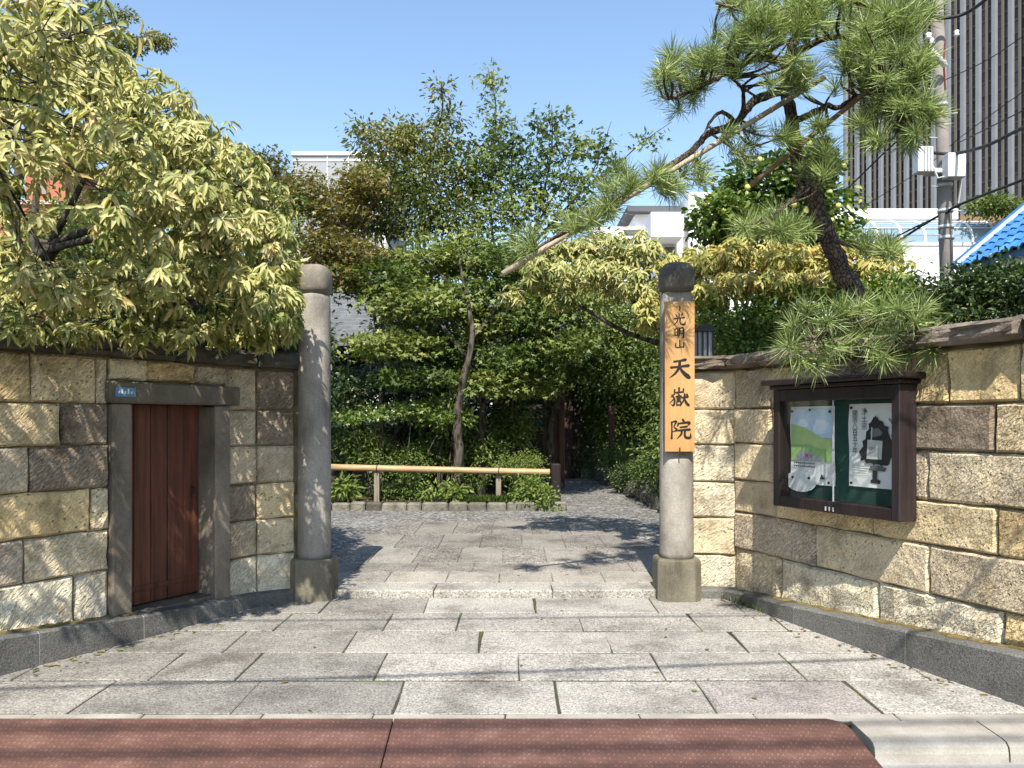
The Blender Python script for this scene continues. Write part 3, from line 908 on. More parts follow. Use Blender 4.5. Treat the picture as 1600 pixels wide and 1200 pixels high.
# ------------------------------------------------------------------ gate pillars
def pillar(x, y, r, zt, cut=None, label=''):
    z0 = g(y)
    t = thing('gate_pillar', label, 'pillar', (x, y, z0), 'pair of round stone gate pillars')
    hb = .335; b = r*1.24
    mb = MB(); c = b*.34
    poly = [(-b+c, -b), (b-c, -b), (b, -b+c), (b, b-c), (b-c, b), (-b+c, b), (-b, b-c), (-b, -b+c)]
    vs = []; rows = [(1.02, -.1), (1.02, hb-.04), (1.0, hb-.015), (.95, hb)]
    for sc, z in rows: vs += [(x+px*sc, y+py*sc, z0+z) for px, py in poly]
    F = [(i*8+k, i*8+(k+1) % 8, i*8+8+(k+1) % 8, i*8+8+k) for i in range(3) for k in range(8)] + [tuple(range(24, 32))]
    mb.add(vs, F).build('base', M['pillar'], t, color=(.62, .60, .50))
    zs = zt-.245
    prof = [(r*1.02, hb-z0*0)] ; prof = []
    nz = 44
    for i in range(nz+1):
        z = hb-.01+(zs-z0-hb-.03)*i/nz
        prof.append((r*(1.0-.035*i/nz), z))
    top = zs-z0
    prof += [(r*.955, top-.025), (r*.90, top-.010), (r*.78, top-.002)]
    def fn(px, py, z):
        if cut is None: return px, py
        zc = cut-z0
        d = r*.52 if z > zc else r*.52+(r*.48)*((zc-z)/.10)
        return px, max(py, -d)
    mb = MB(); mb.lathe(prof, (x, y, z0), 36, fn)
    rj = random.Random(int(x*100)); mb.v = [(vx+rj.uniform(-.0016, .0016), vy+rj.uniform(-.0016, .0016), vz) for vx, vy, vz in mb.v]
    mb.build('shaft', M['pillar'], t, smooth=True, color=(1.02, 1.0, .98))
    # cap: a rounded block on a narrow neck
    rc = r*1.02
    hc = zt-zs
    capp = [(.80, -.004), (.82, .010), (.95, .018), (1.0, .045), (1.03, .075), (1.03, .13), (.99, .17), (.90, .205), (.74, .228), (.5, .24), (.2, .245)]
    def sq(px, py, z):
        a = math.atan2(py, px); k = (abs(math.cos(a))**3.2+abs(math.sin(a))**3.2)**(-1/3.2)
        return px*k*.97, py*k*.97
    mb = MB(); mb.lathe([(rc*q, z*hc/.245) for q, z in capp], (x, y, zs), 36, sq)
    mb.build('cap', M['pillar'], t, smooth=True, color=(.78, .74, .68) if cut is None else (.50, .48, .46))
    return t
YP = 6.62
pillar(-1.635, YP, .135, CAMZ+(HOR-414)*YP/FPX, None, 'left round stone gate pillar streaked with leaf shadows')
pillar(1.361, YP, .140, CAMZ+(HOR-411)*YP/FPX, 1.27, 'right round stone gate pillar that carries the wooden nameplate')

# ------------------------------------------------------------------ brush lettering
GL = {
 '光': [[(50,6,6),(51,20,9),(50,36,8)], [(26,14,4),(36,30,10)], [(74,10,9),(62,30,4)], [(12,46,8),(50,41,7),(88,37,10)], [(41,44,8),(36,66,7),(10,92,3)], [(58,42,9),(57,70,8),(66,84,9),(90,85,10),(95,68,3)]],
 '明': [[(15,18,8),(16,74,8)], [(15,20,6),(38,17,9),(38,74,9)], [(17,44,5),(37,43,6)], [(17,70,6),(38,69,6)], [(54,12,9),(54,58,8),(40,92,3)], [(54,14,7),(84,10,10),(86,84,9),(75,90,3)], [(55,36,5),(83,34,6)], [(55,56,5),(83,54,6)]],
 '山': [[(50,10,11),(50,74,10)], [(15,40,9),(18,78,10),(86,72,9)], [(86,34,10),(85,80,8)]],
 '天': [[(24,22,8),(50,18,7),(76,13,12)], [(10,48,9),(50,44,8),(90,39,12)], [(51,20,11),(46,50,10),(28,76,8),(4,94,2)], [(50,48,7),(66,70,13),(90,90,16),(99,89,3)]],
 '嶽': [[(50,0,8),(50,22,7)], [(28,9,6),(30,25,7),(72,22,7)], [(72,6,7),(71,25,6)], [(27,32,7),(8,50,3)], [(13,36,5),(27,60,8),(23,90,8),(10,84,2)], [(25,56,5),(2,80,3)], [(44,32,5),(51,38,7)], [(33,46,6),(61,43,7)], [(38,54,5),(57,53,5)], [(38,62,5),(57,61,5)], [(38,70,5),(38,90,6)], [(38,71,5),(58,70,6),(57,90,6)], [(38,87,5),(57,87,5)], [(62,51,6),(95,46,8)], [(78,32,8),(76,56,8),(56,94,2)], [(77,54,5),(86,76,10),(99,89,10)], [(88,33,8),(94,40,5)]],
 '院': [[(9,14,7),(10,50,6),(9,94,8)], [(9,16,6),(31,12,8),(20,36,5),(33,52,8),(13,62,3)], [(61,2,9),(67,14,8)], [(41,20,8),(37,34,6)], [(41,22,6),(92,17,10),(84,33,3)], [(48,40,6),(81,36,8)], [(37,55,7),(95,50,10)], [(56,54,8),(54,72,8),(34,94,2)], [(72,52,8),(71,78,9),(80,89,10),(97,87,9),(98,68,3)]],
}
def brush(mb, strokes, cx, cz, size, T, asp=1.0):
    """strokes in a 100-box -> flat ribbons with round ends; T maps (u, v, depth) to the world"""
    for si, st in enumerate(strokes):
        pts = [Vector(p) for p in st]
        if len(pts) > 2: pts = smoothpath(pts, 5)
        else: pts = [pts[0].lerp(pts[1], k/4) for k in range(5)]
        lf, rt = [], []
        n = len(pts)
        for i, p in enumerate(pts):
            d = pts[min(i+1, n-1)] - pts[max(i-1, 0)]
            d = Vector((d.x, d.y)); d.normalize() if d.length > 1e-6 else None
            nn = Vector((-d.y, d.x))
            w_ = max(p.z, 1.2)*.62
            lf.append((p.x+nn.x*w_, p.y+nn.y*w_)); rt.append((p.x-nn.x*w_, p.y-nn.y*w_))
        d0 = (pts[0]-pts[1]); d0 = Vector((d0.x, d0.y)).normalized(); d1 = pts[-1]-pts[-2]; d1 = Vector((d1.x, d1.y)).normalized()
        e0 = (pts[0].x+d0.x*pts[0].z*.5, pts[0].y+d0.y*pts[0].z*.5); e1 = (pts[-1].x+d1.x*pts[-1].z*.6, pts[-1].y+d1.y*pts[-1].z*.6)
        Q = lf+rt+[e0, e1]
        vs = [T(cx+(q[0]-50)/100*size*asp, cz-(q[1]-50)/100*size, .0002*si) for q in Q]
        F = [(i, n+i, n+i+1, i+1) for i in range(n-1)] + [(2*n, n, 0), (2*n+1, n-1, 2*n-1)]
        mb.add(vs, F)

# ------------------------------------------------------------------ nameplate
YB = 6.455; k_ = YB/FPX
bx0, bx1 = (1039-800)*k_, (1085.5-800)*k_
bz0, bz1 = CAMZ+(HOR-706)*k_, CAMZ+(HOR-471)*k_
bd = thing('temple_nameplate', 'pale wooden nameplate with black brush lettering on the right gate pillar', 'sign', ((bx0+bx1)/2, YB, bz0))
MB().bbox((bx0, YB, bz0), (bx1, YB+.032, bz1), .003).build('board', M['plaque_wood'], bd, color=(1, 1, 1))
for ch, px, py, size in (('光', 1061, 499, 22), ('明', 1061, 520, 19), ('山', 1062, 538, 17), ('天', 1062, 575, 35), ('嶽', 1061, 621, 31), ('院', 1063, 671, 33)):
    mb = MB()
    brush(mb, GL[ch], (px-800)*k_, CAMZ+(HOR-py)*k_, size*k_, lambda u, v, d: (u, YB-.0015-d, v))
    mb.build('character', M['ink'], bd)
for za, zb_ in ((CAMZ+(HOR-485)*k_, CAMZ+(HOR-478)*k_), (bz0-.045, bz0+.035)):
    mb = MB(); mb.tube([((1062-800)*k_, YB-.006, za), ((1062-800)*k_, YB-.006, zb_)], .005, 6); mb.build('iron_hook', M['black_iron'], bd)

# ------------------------------------------------------------------ notice board
P0 = Vector((1.905, 5.84, 0)); P1 = Vector((2.345, 4.84, 0))
bu = (P1-P0).normalized(); bn = Vector((bu.y, -bu.x, 0))
if bn.dot(-P0) < 0: bn = -bn
BW = (P1-P0).length
NB = Matrix(((bu.x, bn.x, 0, P0.x), (bu.y, bn.y, 0, P0.y), (0, 0, 1, 0), (0, 0, 0, 1)))
nb = thing('notice_board', 'dark wooden glazed notice case hung on the right wall, two posters inside', 'notice board', NB @ Vector((BW/2, -.1, .90)))
zb0, zb1 = .895, 1.735
fw = .062; dp = .15
W1 = (1, 1, 1)
MB().bbox((0, -dp, zb0), (fw, 0, zb1), .005, NB).build('stile', M['frame_wood'], nb, color=W1)
MB().bbox((BW-fw, -dp, zb0), (BW, 0, zb1), .005, NB).build('stile', M['frame_wood'], nb, color=(1.35, 1.45, 1.6))  # lighter, bluish tint puts the highlights of the side face into the colour
MB().bbox((fw, -dp, zb0), (BW-fw, -.003, zb0+.075), .005, NB).build('bottom_rail', M['frame_wood'], nb, color=W1)
MB().bbox((fw, -dp, zb1-.085), (BW-fw, -.003, zb1), .005, NB).build('top_rail', M['frame_wood'], nb, color=W1)
MB().bbox((-.02, -dp-.06, zb1+.002), (BW+.02, .02, zb1+.03), .006, NB).build('cornice', M['frame_wood'], nb, color=(1.1, 1, 1))
MB().bbox((-.06, -dp-.08, zb1+.032), (BW+.06, .07, zb1+.072), .008, NB).build('hood', M['frame_wood'], nb, color=W1)
MB().box((fw-.004, -dp, zb0+.07), (BW-fw+.004, -.105, zb1-.08), NB).build('felt_back', M['felt'], nb)
gm = BW*.50
for a, b, n_ in ((fw, gm+.012, -.028), (gm-.012, BW-fw, -.040)):
    MB().add([NB @ Vector(q) for q in ((a, n_, zb0+.075), (a, n_, zb1-.085), (b, n_, zb1-.085), (b, n_, zb0+.075))], [(3, 2, 1, 0)] if (NB.to_3x3() @ Vector((0, 1, 0))).dot((NB.to_3x3() @ Vector((1, 0, 0))).cross(Vector((0, 0, 1)))) < 0 else [(0, 1, 2, 3)]).build('glass_pane', M['glass'], nb)
mb = MB(); mb.box((gm-.005, -.0275, zb0+.076), (gm+.005, -.0235, zb1-.086), NB); mb.build('glass_trim', M['grey_metal'], nb)
for u in (BW*.46, BW*.49, BW*.52):
    mb = MB(); mb.box((u, -.002, zb0+.012), (u+.006, .006, zb0+.04), NB); mb.build('latch', M['grey_metal'], nb)

def poster(name, u0, u1, z0, z1, label, rng):
    t = thing(name, label, 'poster', NB @ Vector(((u0+u1)/2, -.098, z0)))
    nu, nv = 6, 8; vs = []
    for j in range(nv+1):
        for i in range(nu+1):
            u = u0+(u1-u0)*i/nu; z = z0+(z1-z0)*j/nv
            dd = .003*math.sin(j*1.3+i*.7)+.002
            vs.append(NB @ Vector((u+.004*math.sin(j*.9)*(1 if i in (0, nu) else 0), -.100+dd, z)))
    W_ = nu+1
    F = [(j*W_+i, j*W_+i+1, (j+1)*W_+i+1, (j+1)*W_+i) for j in range(nv) for i in range(nu)]
    MB().add(vs, F).build('sheet', M['paper'], t)
    return t
def printed(t, name, poly, layer, col):
    """flat printed patch: polygon in board coordinates (u, z)"""
    mb = MB(); mb.add([NB @ Vector((u, -.0935+.0003*layer, z)) for u, z in poly], [tuple(range(len(poly)))])
    return mb.build(name, M['print'], t, color=col)
def bpx(px, py):
    """board coordinates seen at a picture point (poster plane)"""
    k = (px-800)/FPX
    a = P0+bn*(-.095)
    u = (k*a.y-a.x)/(bu.x-k*bu.y)
    y = a.y+bu.y*u
    return u, CAMZ+(HOR-py)*y/FPX
ua, za = bpx(1235, 637); ub, zb_ = bpx(1304, 770)
uA, zA = bpx(1237, 766)
pz1 = (bpx(1236, 637)[1]+bpx(1302, 633)[1])/2; pz0 = (bpx(1236, 750)[1]+bpx(1303, 764)[1])/2
p1 = poster('landscape_poster', ua, ub, pz0, pz1, 'left poster with a painted green hillside and blue sky in the notice case', R0)
W_ = ub-ua; H_ = pz1-pz0
def q1(a, b): return (ua+W_*a, pz0+H_*b)
printed(p1, 'painted_sky', [q1(.03,.60), q1(.95,.60), q1(.95,.97), q1(.03,.97)], 1, (.46, .60, .73))
printed(p1, 'painted_cloud', [q1(.10,.74), q1(.22,.83), q1(.36,.84), q1(.44,.76), q1(.30,.70)], 2, (.66, .74, .80))
printed(p1, 'painted_cloud', [q1(.52,.70), q1(.60,.82), q1(.75,.84), q1(.88,.78), q1(.80,.66), q1(.6,.64)], 2, (.62, .71, .79))
printed(p1, 'painted_hill', [q1(.03,.30), q1(.95,.30), q1(.95,.58), q1(.75,.60), q1(.55,.66), q1(.35,.73), q1(.15,.76), q1(.03,.78)], 3, (.42, .54, .22))
printed(p1, 'painted_slope', [q1(.03,.30), q1(.95,.30), q1(.95,.47), q1(.7,.46), q1(.4,.52), q1(.03,.50)], 4, (.27, .43, .16))
printed(p1, 'painted_path', [q1(.10,.30), q1(.80,.30), q1(.58,.38), q1(.42,.42), q1(.28,.44)], 5, (.34, .33, .37))
printed(p1, 'painted_figure', [q1(.36,.35), q1(.42,.35), q1(.42,.39), q1(.36,.39)], 6, (.45, .10, .10))
printed(p1, 'painted_figure', [q1(.46,.345), q1(.51,.345), q1(.50,.385), q1(.47,.385)], 6, (.40, .16, .18))
for r_, zz in enumerate((.255, .215)):
    mb = MB()
    for i in range(11):
        u = .10+.045*i; s1 = q1(u, zz); 
        mb.add([NB @ Vector((s1[0]+dx, -.0915, s1[1]+dz)) for dx, dz in ((0,0),(.009,0),(.009,.010+.003*(i % 3)),(0,.010+.003*(i % 2)))], [(0,1,2,3)])
    mb.build('caption', M['ink'], p1)
printed(p1, 'emblem', [q1(.68,.075), q1(.80,.075), q1(.745,.13), q1(.72,.135)], 4, (.05, .05, .05))
note = thing('round_note', 'small round white note pinned under the landscape poster', 'note', NB @ Vector((ua+.1, -.098, pz0-.07)))
mb = MB()
n0 = [(ua-.03+W_*(.33+.36*math.cos(a)), pz0+.015+.075*math.sin(a)) for a in [2*math.pi*i/24 for i in range(24)]]
mb.add([NB @ Vector((u, -.0885, z)) for u, z in n0], [tuple(range(24))]); mb.build('sheet', M['paper'], note)

ua2, _ = bpx(1326, 630); ub2, _ = bpx(1404, 630)
qz1 = (bpx(1326, 632)[1]+bpx(1404, 629)[1])/2; qz0 = (bpx(1328, 760)[1]+bpx(1405, 765)[1])/2
p2 = poster('ink_poster', ua2, ub2, qz0, qz1, 'right poster with a black ink figure seen from behind in the notice case', R0)
W2 = ub2-ua2; H2 = qz1-qz0
def q2(a, b): return (ua2+W2*a, qz0+H2*b)
INK = (.025, .025, .027)
def pp(name, pts, layer, col): printed(p2, name, [q2(a, b) for a, b in pts], layer, col)
pp('painted_robe', [(.22,.42),(.27,.36),(.25,.31),(.33,.33),(.38,.28),(.46,.31),(.52,.27),(.60,.30),(.68,.26),(.74,.30),(.82,.29),(.86,.36),(.93,.40),(.88,.46),(.91,.53),(.84,.60),(.80,.68),(.82,.72),(.73,.74),(.70,.79),(.63,.80),(.60,.84),(.52,.84),(.47,.78),(.42,.76),(.43,.70),(.37,.66),(.36,.58),(.29,.55),(.31,.49)], 1, INK)
pp('painted_hood', [(.50,.80),(.56,.86),(.60,.80),(.57,.77),(.53,.77)], 2, INK)
pp('painted_shoulder', [(.44,.64),(.48,.70),(.62,.71),(.70,.66),(.66,.62),(.50,.60)], 3, (.16, .16, .17))
pp('painted_pack', [(.38,.34),(.68,.34),(.70,.56),(.40,.57)], 4, (.50, .50, .49))
pp('painted_pack', [(.43,.37),(.62,.37),(.63,.48),(.44,.49)], 5, (.34, .34, .335))
pp('painted_strap', [(.47,.56),(.49,.56),(.50,.72),(.48,.72)], 6, (.6, .6, .6))
pp('painted_legs', [(.46,.06),(.64,.05),(.66,.09),(.59,.11),(.60,.22),(.50,.22),(.50,.10),(.46,.09)], 1, INK)
pp('painted_hem', [(.34,.30),(.78,.27),(.84,.30),(.72,.33),(.44,.34)], 3, INK)
pp('painted_hem', [(.42,.21),(.74,.20),(.78,.24),(.62,.27),(.46,.26)], 2, (.12, .12, .12))
arc = [(.80+.11*math.cos(a), .70+.13*math.sin(a)) for a in [RAD(80-i*16) for i in range(9)]]
arc2 = [(.80+.085*math.cos(a), .70+.105*math.sin(a)) for a in [RAD(80-i*16) for i in range(9)]]
pp('painted_sickle', arc2+arc[::-1], 2, (.20, .20, .21))
pp('emblem', [(.86,.895),(.97,.895),(.94,.93),(.915,.965),(.89,.93)], 2, INK)
for r_ in range(5):
    z_ = .245-.028*r_
    pp('caption', [(.08,z_),(.08+.36-.03*(r_ % 3),z_),(.08+.36-.03*(r_ % 3),z_+(.012 if r_ < 2 else .005)),(.08,z_+(.012 if r_ < 2 else .005))], 1, (.35, .35, .35))
def font_text(s, size):
    cu = bpy.data.curves.new('lettering', 'FONT'); cu.body = s; cu.size = size; cu.align_x = 'CENTER'; cu.align_y = 'CENTER'
    cu.resolution_u = 2
    to = bpy.data.objects.new('tmp_text', cu); COL.objects.link(to)
    dg = bpy.context.evaluated_depsgraph_get()
    me = bpy.data.meshes.new_from_object(to.evaluated_get(dg))
    bpy.data.objects.remove(to); 
    return me
for text, a, z0_, st, size in (('浄土宗', .335, .90, .088, .042), ('開宗八百五十年', .14, .88, .075, .040)):
    for i, ch in enumerate(text):
        me = font_text(ch, size*1.15)
        me.materials.clear(); me.materials.append(M['ink'])
        u, z = q2(a, z0_-st*i)
        X = NB @ Matrix(((1,0,0,u),(0,0,1,-.0915),(0,1,0,z),(0,0,0,1)))
        inst('character', me, p2, X)
pin_mb = MB(); pin_mb.lathe([(.008, 0), (.010, .003), (.008, .008), (.004, .010)], (0, 0, 0), 10)
pin_me = pin_mb.mesh('push_pin', M['ink'], True)
rotp = Matrix(((1,0,0,0),(0,0,1,0),(0,-1,0,0),(0,0,0,1)))
for i, (t, (u, z), lab) in enumerate([(p1, q1(.07,.94), 0), (p1, q1(.48,.955), 0), (p1, q1(.92,.93), 0), (p1, q1(.90,.04), 0), (p1, q1(.08,.075), 0), (p1, q1(.46,.08), 0), (p2, q2(.08,.955), 0), (p2, q2(.94,.955), 0), (p2, q2(.95,.03), 0), (p2, q2(.08,.04), 0)]):
    X = NB @ Matrix.Translation((u, -.0875, z)) @ rotp
    inst('push_pin', pin_me, t, X)

# ------------------------------------------------------------------ black lantern on the wall by the right pillar
ln = thing('wall_lantern', 'small black arched lantern on the wall beside the right gate pillar', 'lantern', (1.70, 7.0, 2.0))
lx0, lx1 = (1086-800)*7.0/FPX, (1114-800)*7.0/FPX
lz0, lz1 = 1.98, CAMZ+(HOR-509)*7.0/FPX
mb = MB(); mb.bbox((lx0, 6.94, lz0), (lx1, 7.10, lz0+.06), .006); mb.build('base', M['black_iron'], ln)
for i in range(4):
    x_ = lx0+.012+(lx1-lx0-.024)*i/3
    MB().box((x_-.006, 6.945, lz0+.06), (x_+.006, 6.957, lz1-.045)).build('bar', M['black_iron'], ln)
MB().box((lx0+.01, 6.965, lz0+.06), (lx1-.01, 7.09, lz1-.05)).build('inner_box', M['grey_metal'], ln)
cx_ = (lx0+lx1)/2; hw = (lx1-lx0)/2+.008
pr = [(cx_+hw*math.cos(a), lz1-.055+.065*math.sin(a)) for a in [math.pi*i/12 for i in range(13)]]
mb = MB(); mb.prism([(p_[0], p_[1]) for p_ in pr], -7.11, -6.93, Matrix(((1,0,0,0),(0,0,-1,0),(0,1,0,0),(0,0,0,1)))); mb.build('arched_hood', M['black_iron'], ln)

# ------------------------------------------------------------------ red-brown ramp in front of the kerb
def ramp_plate(x0, x1, label, clip):
    yB, yF = 3.905, 3.16
    zB, zF = .058, -.085
    t = thing('kerb_ramp', label, 'ramp', ((x0+x1)/2, 3.5, -.1), 'kerb ramps along the road')
    if clip: poly = [(x0, yF), (x1+.03, yF), (x1, yB-.09), (x1-.02, yB-.03), (x1-.08, yB), (x0, yB)]
    else: poly = [(x0, yF), (x1, yF), (x1, yB), (x0, yB)]
    def z(y): return zF+(zB-zF)*(y-yF)/(yB-yF)
    n = len(poly)
    vs = [(x, y, z(y)-.03) for x, y in poly]+[(x, y, z(y)-.005) for x, y in poly]
    cx_ = (x0+x1)/2; cy_ = (yB+yF)/2
    for x, y in poly:
        X = x+(.006 if x < cx_ else -.006); Y = y+(.006 if y < cy_ else -.006)
        vs.append((X, Y, z(Y)))
    F = [(i, (i+1) % n, n+(i+1) % n, n+i) for i in range(n)]+[(n+i, n+(i+1) % n, 2*n+(i+1) % n, 2*n+i) for i in range(n)]+[tuple(range(2*n, 3*n))]
    MB().add(vs, F).build('tread_plate', M['ramp'], t)
    for xx in (x0+.15, cx_, x1-.2):
        MB().box((xx-.02, 3.45, -.10), (xx+.02, 3.62, z(3.45)-.03)).build('foot', M['black_iron'], t)
ramp_plate(-.575, 1.62, 'right red-brown ribbed ramp with a slanted end at the kerb', True)
ramp_plate(-3.45, -.581, 'left red-brown ribbed ramp at the kerb, left of the seam', False)
# ================================================================== courtyard furniture
bf = thing('bamboo_rail', 'low bamboo rail on short wooden posts before the garden bed', 'fence', (-1.1, 12.6, .24))
ra, rb = at(517, 730, 12.55), at(859, 738, 12.7)
pts = []; rad = []
nseg = 9
for i in range(nseg):
    for k, f in ((0.0, 1.0), (.46, .96), (.92, 1.0), (.96, 1.10)):
        pts.append(ra.lerp(rb, (i+k)/nseg)); rad.append(.052*f)
pts.append(rb); rad.append(.052)
mb = MB(); mb.tube(pts, rad, 12); mb.build('rail', M['bamboo'], bf, smooth=True, color=(1, 1, 1))
for px, Y in ((589, 12.62), (779, 12.74)):
    b = at(px, 786, Y); t_ = ra.lerp(rb, (px-517)/342)
    MB().bbox((b.x-.042, Y-.042, .15), (b.x+.042, Y+.042, t_.z-.045), .008).build('post', M['grey_post'], bf, color=(1, 1, 1))
    mb = MB(); mb.tube([t_+Vector((-.008, -.057, 0)), t_+Vector((0, -.03, .052)), t_+Vector((.008, .03, .052)), t_+Vector((.004, .057, 0)), t_+Vector((0, .02, -.06)), t_+Vector((-.004, -.045, -.06)), t_+Vector((-.008, -.057, 0))], .008, 5)
    mb.build('rope_tie', M['black_iron'], bf)
MB().bbox((rb.x+.02, 12.60, .15), (rb.x+.17, 12.78, rb.z+.14), .02).build('end_post', M['frame_wood'], bf, color=(1, 1, 1))

# wooden inner gate at the head of the path
ig = thing('inner_gate', 'weathered red-brown wooden gate half hidden by trees at the head of the path', 'gate', (1.0, 16.3, .2))
gx = (863-800)*16.0/FPX
for i in range(4):
    x0 = (849-800)*16.0/FPX+.092*i
    t_ = [1.25, .8, 1.1, .95][i]
    MB().bbox((x0, 16.0, .34), (x0+.088, 16.06, 2.35-.05*i), .006).build('board', M['gate_wood'], ig, color=(t_, t_, t_))
MB().bbox(((875-800)*16.0/FPX-.02, 15.93, .2), ((875-800)*16.0/FPX+.09, 16.14, 2.5), .012).build('post', M['gate_wood'], ig, color=(1.2, 1.15, 1.1))
MB().bbox(((956-800)*17.0/FPX-.06, 17.0, .2), ((956-800)*17.0/FPX+.06, 17.12, 1.85), .01).build('post', M['gate_wood'], ig, color=(1.1, .8, .8))
MB().bbox((.45, 15.98, 2.5), (2.5, 16.2, 2.66), .012).build('lintel', M['gate_wood'], ig, color=(.8, .8, .8))
MB().bbox((.50, 15.85, .15), (1.02, 16.2, .30), .02).build('footing', M['coping'], ig, color=(.22, .21, .19))

# low dark wall with a tiled top behind the bed
dw = thing('garden_wall', 'low dark wall with a tiled top in the shade behind the trees', 'wall', (-3, 15.4, .2))
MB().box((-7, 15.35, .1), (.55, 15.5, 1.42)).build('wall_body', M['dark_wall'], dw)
mb = MB(); mb.add([(-7,15.2,1.40),(.6,15.2,1.40),(.6,15.425,1.53),(-7,15.425,1.53),(-7,15.65,1.40),(.6,15.65,1.40)], [(0,1,2,3),(3,2,5,4),(0,4,5,1),(0,3,4),(1,5,2)])
mb.build('tile_cap', M['roof_tile'], dw)
for i in range(60):
    x = -6.9+i*.125
    mb = MB(); mb.tube([(x,15.19,1.415),(x,15.42,1.545)], .022, 6); mb.build('roll_tile', M['roof_tile'], dw)

# temple hall behind the trees
th_ = thing('temple_hall', 'white-walled temple hall with a grey tiled roof seen through the trees', 'building', (-4.5, 21, .2))
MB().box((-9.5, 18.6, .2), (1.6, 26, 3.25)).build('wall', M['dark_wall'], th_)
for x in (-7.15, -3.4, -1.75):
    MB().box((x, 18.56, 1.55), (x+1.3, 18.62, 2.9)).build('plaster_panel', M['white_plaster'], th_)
for x in (-9.4, -7.4, -5.4, -3.7, -2.0, -.4, 1.2):
    MB().box((x, 18.52, .2), (x+.18, 18.62, 3.3)).build('timber_post', M['gate_wood'], th_, color=(.7, .7, .7))
MB().box((-9.5, 18.5, 2.95), (1.7, 18.61, 3.15)).build('timber_beam', M['gate_wood'], th_, color=(.7, .7, .7))
# front slope of the main roof
ez, rz_, ey, ry_ = 3.30, 5.9, 17.7, 22.2
mb = MB(); mb.add([(-10.4,ey,ez),(-2.35,ey,ez),(-3.4,ry_,rz_),(-10.4,ry_,rz_),(-10.4,ey,ez-.10),(-2.35,ey,ez-.10),(-3.4,ry_,rz_-.10),(-10.4,ry_,rz_-.10),(-10.4,27,ez),(-2.35,27,ez)],
    [(0,1,2,3),(4,7,6,5),(0,4,5,1),(1,5,6,2),(3,2,9,8),(2,6,9)])
rf = mb.build('roof', M['roof_tile'], th_)
for i in range(24):
    f = (i+.5)/24
    y = ey+(ry_-ey)*f; z = ez+(rz_-ez)*f
    MB().bbox((-10.4, y-.10, z-.08), (-2.38-1.05*f, y+.09, z+.035), .01).build('tile_course', M['roof_tile'], rf)
MB().bbox((-10.4, ry_-.15, rz_-.05), (-3.3, ry_+.15, rz_+.22), .03).build('ridge', M['roof_tile'], rf)
mb = MB(); mb.tube([(-2.33,ey-.02,ez+.04),(-3.38,ry_,rz_+.08)], .09, 8); mb.build('verge_roll', M['roof_tile'], rf)
mb = MB(); mb.tube([(-2.42,ey-.01,ez-.16),(-3.40,ry_-.1,rz_-.16)], .07, 4); mb.build('verge_board', M['gate_wood'], rf, color=(2.0, 1.5, 1.1))
mb = MB(); mb.add([(-2.35,17.8,3.0),(2.2,17.8,3.0),(2.2,21,4.6),(-2.6,21,4.6),(-2.35,17.8,2.9),(2.2,17.8,2.9),(2.2,24,2.9),(-2.6,24,2.9)], [(0,1,2,3),(4,7,6,5),(0,4,5,1),(1,5,6,2),(3,2,6,7)])
mb.build('side_roof', M['roof_tile'], th_)

# ================================================================== distant buildings
rb_ = random.Random(3)
# --- high-rise
Ax, Ay = (1322-800)*250/FPX, 250.0
Bx, By = (1665-800)*192/FPX, 192.0
A_ = Vector((Ax, Ay, 0)); B_ = Vector((Bx, By, 0))
hu = (B_-A_).normalized(); hn = Vector((hu.y, -hu.x, 0))
if hn.dot(-A_) < 0: hn = -hn
HL = (B_-A_).length
HM = Matrix(((hu.x, hn.x, 0, A_.x), (hu.y, hn.y, 0, A_.y), (0, 0, 1, 0), (0, 0, 0, 1)))
hr = thing('office_tower', 'dark glass office tower with pale vertical fins behind the utility pole', 'building', (A_+B_)/2)
MB().box((0, -40, 0), (HL, -.6, 165), HM).build('tower_body', M['far_paint'], hr, color=(.075, .072, .082))
NBY = 15
per = HL/NBY; fl = 3.25
for i in range(NBY+1):
    u = i*per
    MB().box((u-.50, -.7, 20), (u+.50, .75, 165), HM).build('pale_fin', M['far_paint'], hr, color=(.21, .225, .24))
    if i < NBY:
        um = u+per/2
        MB().box((um-.24, -.7, 20), (um+.24, .45, 165), HM).build('tan_fin', M['far_paint'], hr, color=(.135, .12, .105))
pane_mb = MB(); pane_mb.box((0, 0, 0), (per/2-.80, .12, 2.5)); pane_me = pane_mb.mesh('window_pane', M['pane_far'])
span_mb = MB(); span_mb.box((0, 0, 0), (per/2-.80, .2, .55)); span_me = span_mb.mesh('spandrel', M['far_paint'])
cand = []
for i in range(NBY):
    for half in (0, 1):
        u0 = i*per+(.52 if half == 0 else per/2+.26)
        for f in range(50):
            z = f*fl
            if z < 20: continue
            p = HM @ Vector((u0, 0, z))
            py = HOR-(z-CAMZ)*FPX/p.y; px = pxof(p.x, p.y)
            if px > 1640 or py < -20 or py > 345: continue
            behind = (1050 < px < 1440 and py < 240)
            cand.append((behind, py, u0, z, px))
cand.sort(key=lambda c: (c[0], -c[4]))
rest = MB()
for n_, (bh, py, u0, z, px) in enumerate(cand):
    t_ = rb_.uniform(.045, .125); c_ = (t_*1.05, t_*.98, t_*1.15)
    if n_ < 290:
        inst('window_pane', pane_me, hr, HM @ Matrix.Translation((u0+.02, -.58, z)), c_)
    else:
        rest.box((u0+.02, -.58, z), (u0+per/2-.78, -.46, z+2.5), HM)
if rest.v: tag(rest.build('window_panes', M['dark_glass'], hr), kind='stuff')
sp = MB()
for i in range(NBY):
    for half in (0, 1):
        u0 = i*per+(.52 if half == 0 else per/2+.26)
        for f in range(7, 50): sp.box((u0+.02, -.58, f*fl-.62), (u0+per/2-.78, -.30, f*fl-.06), HM)
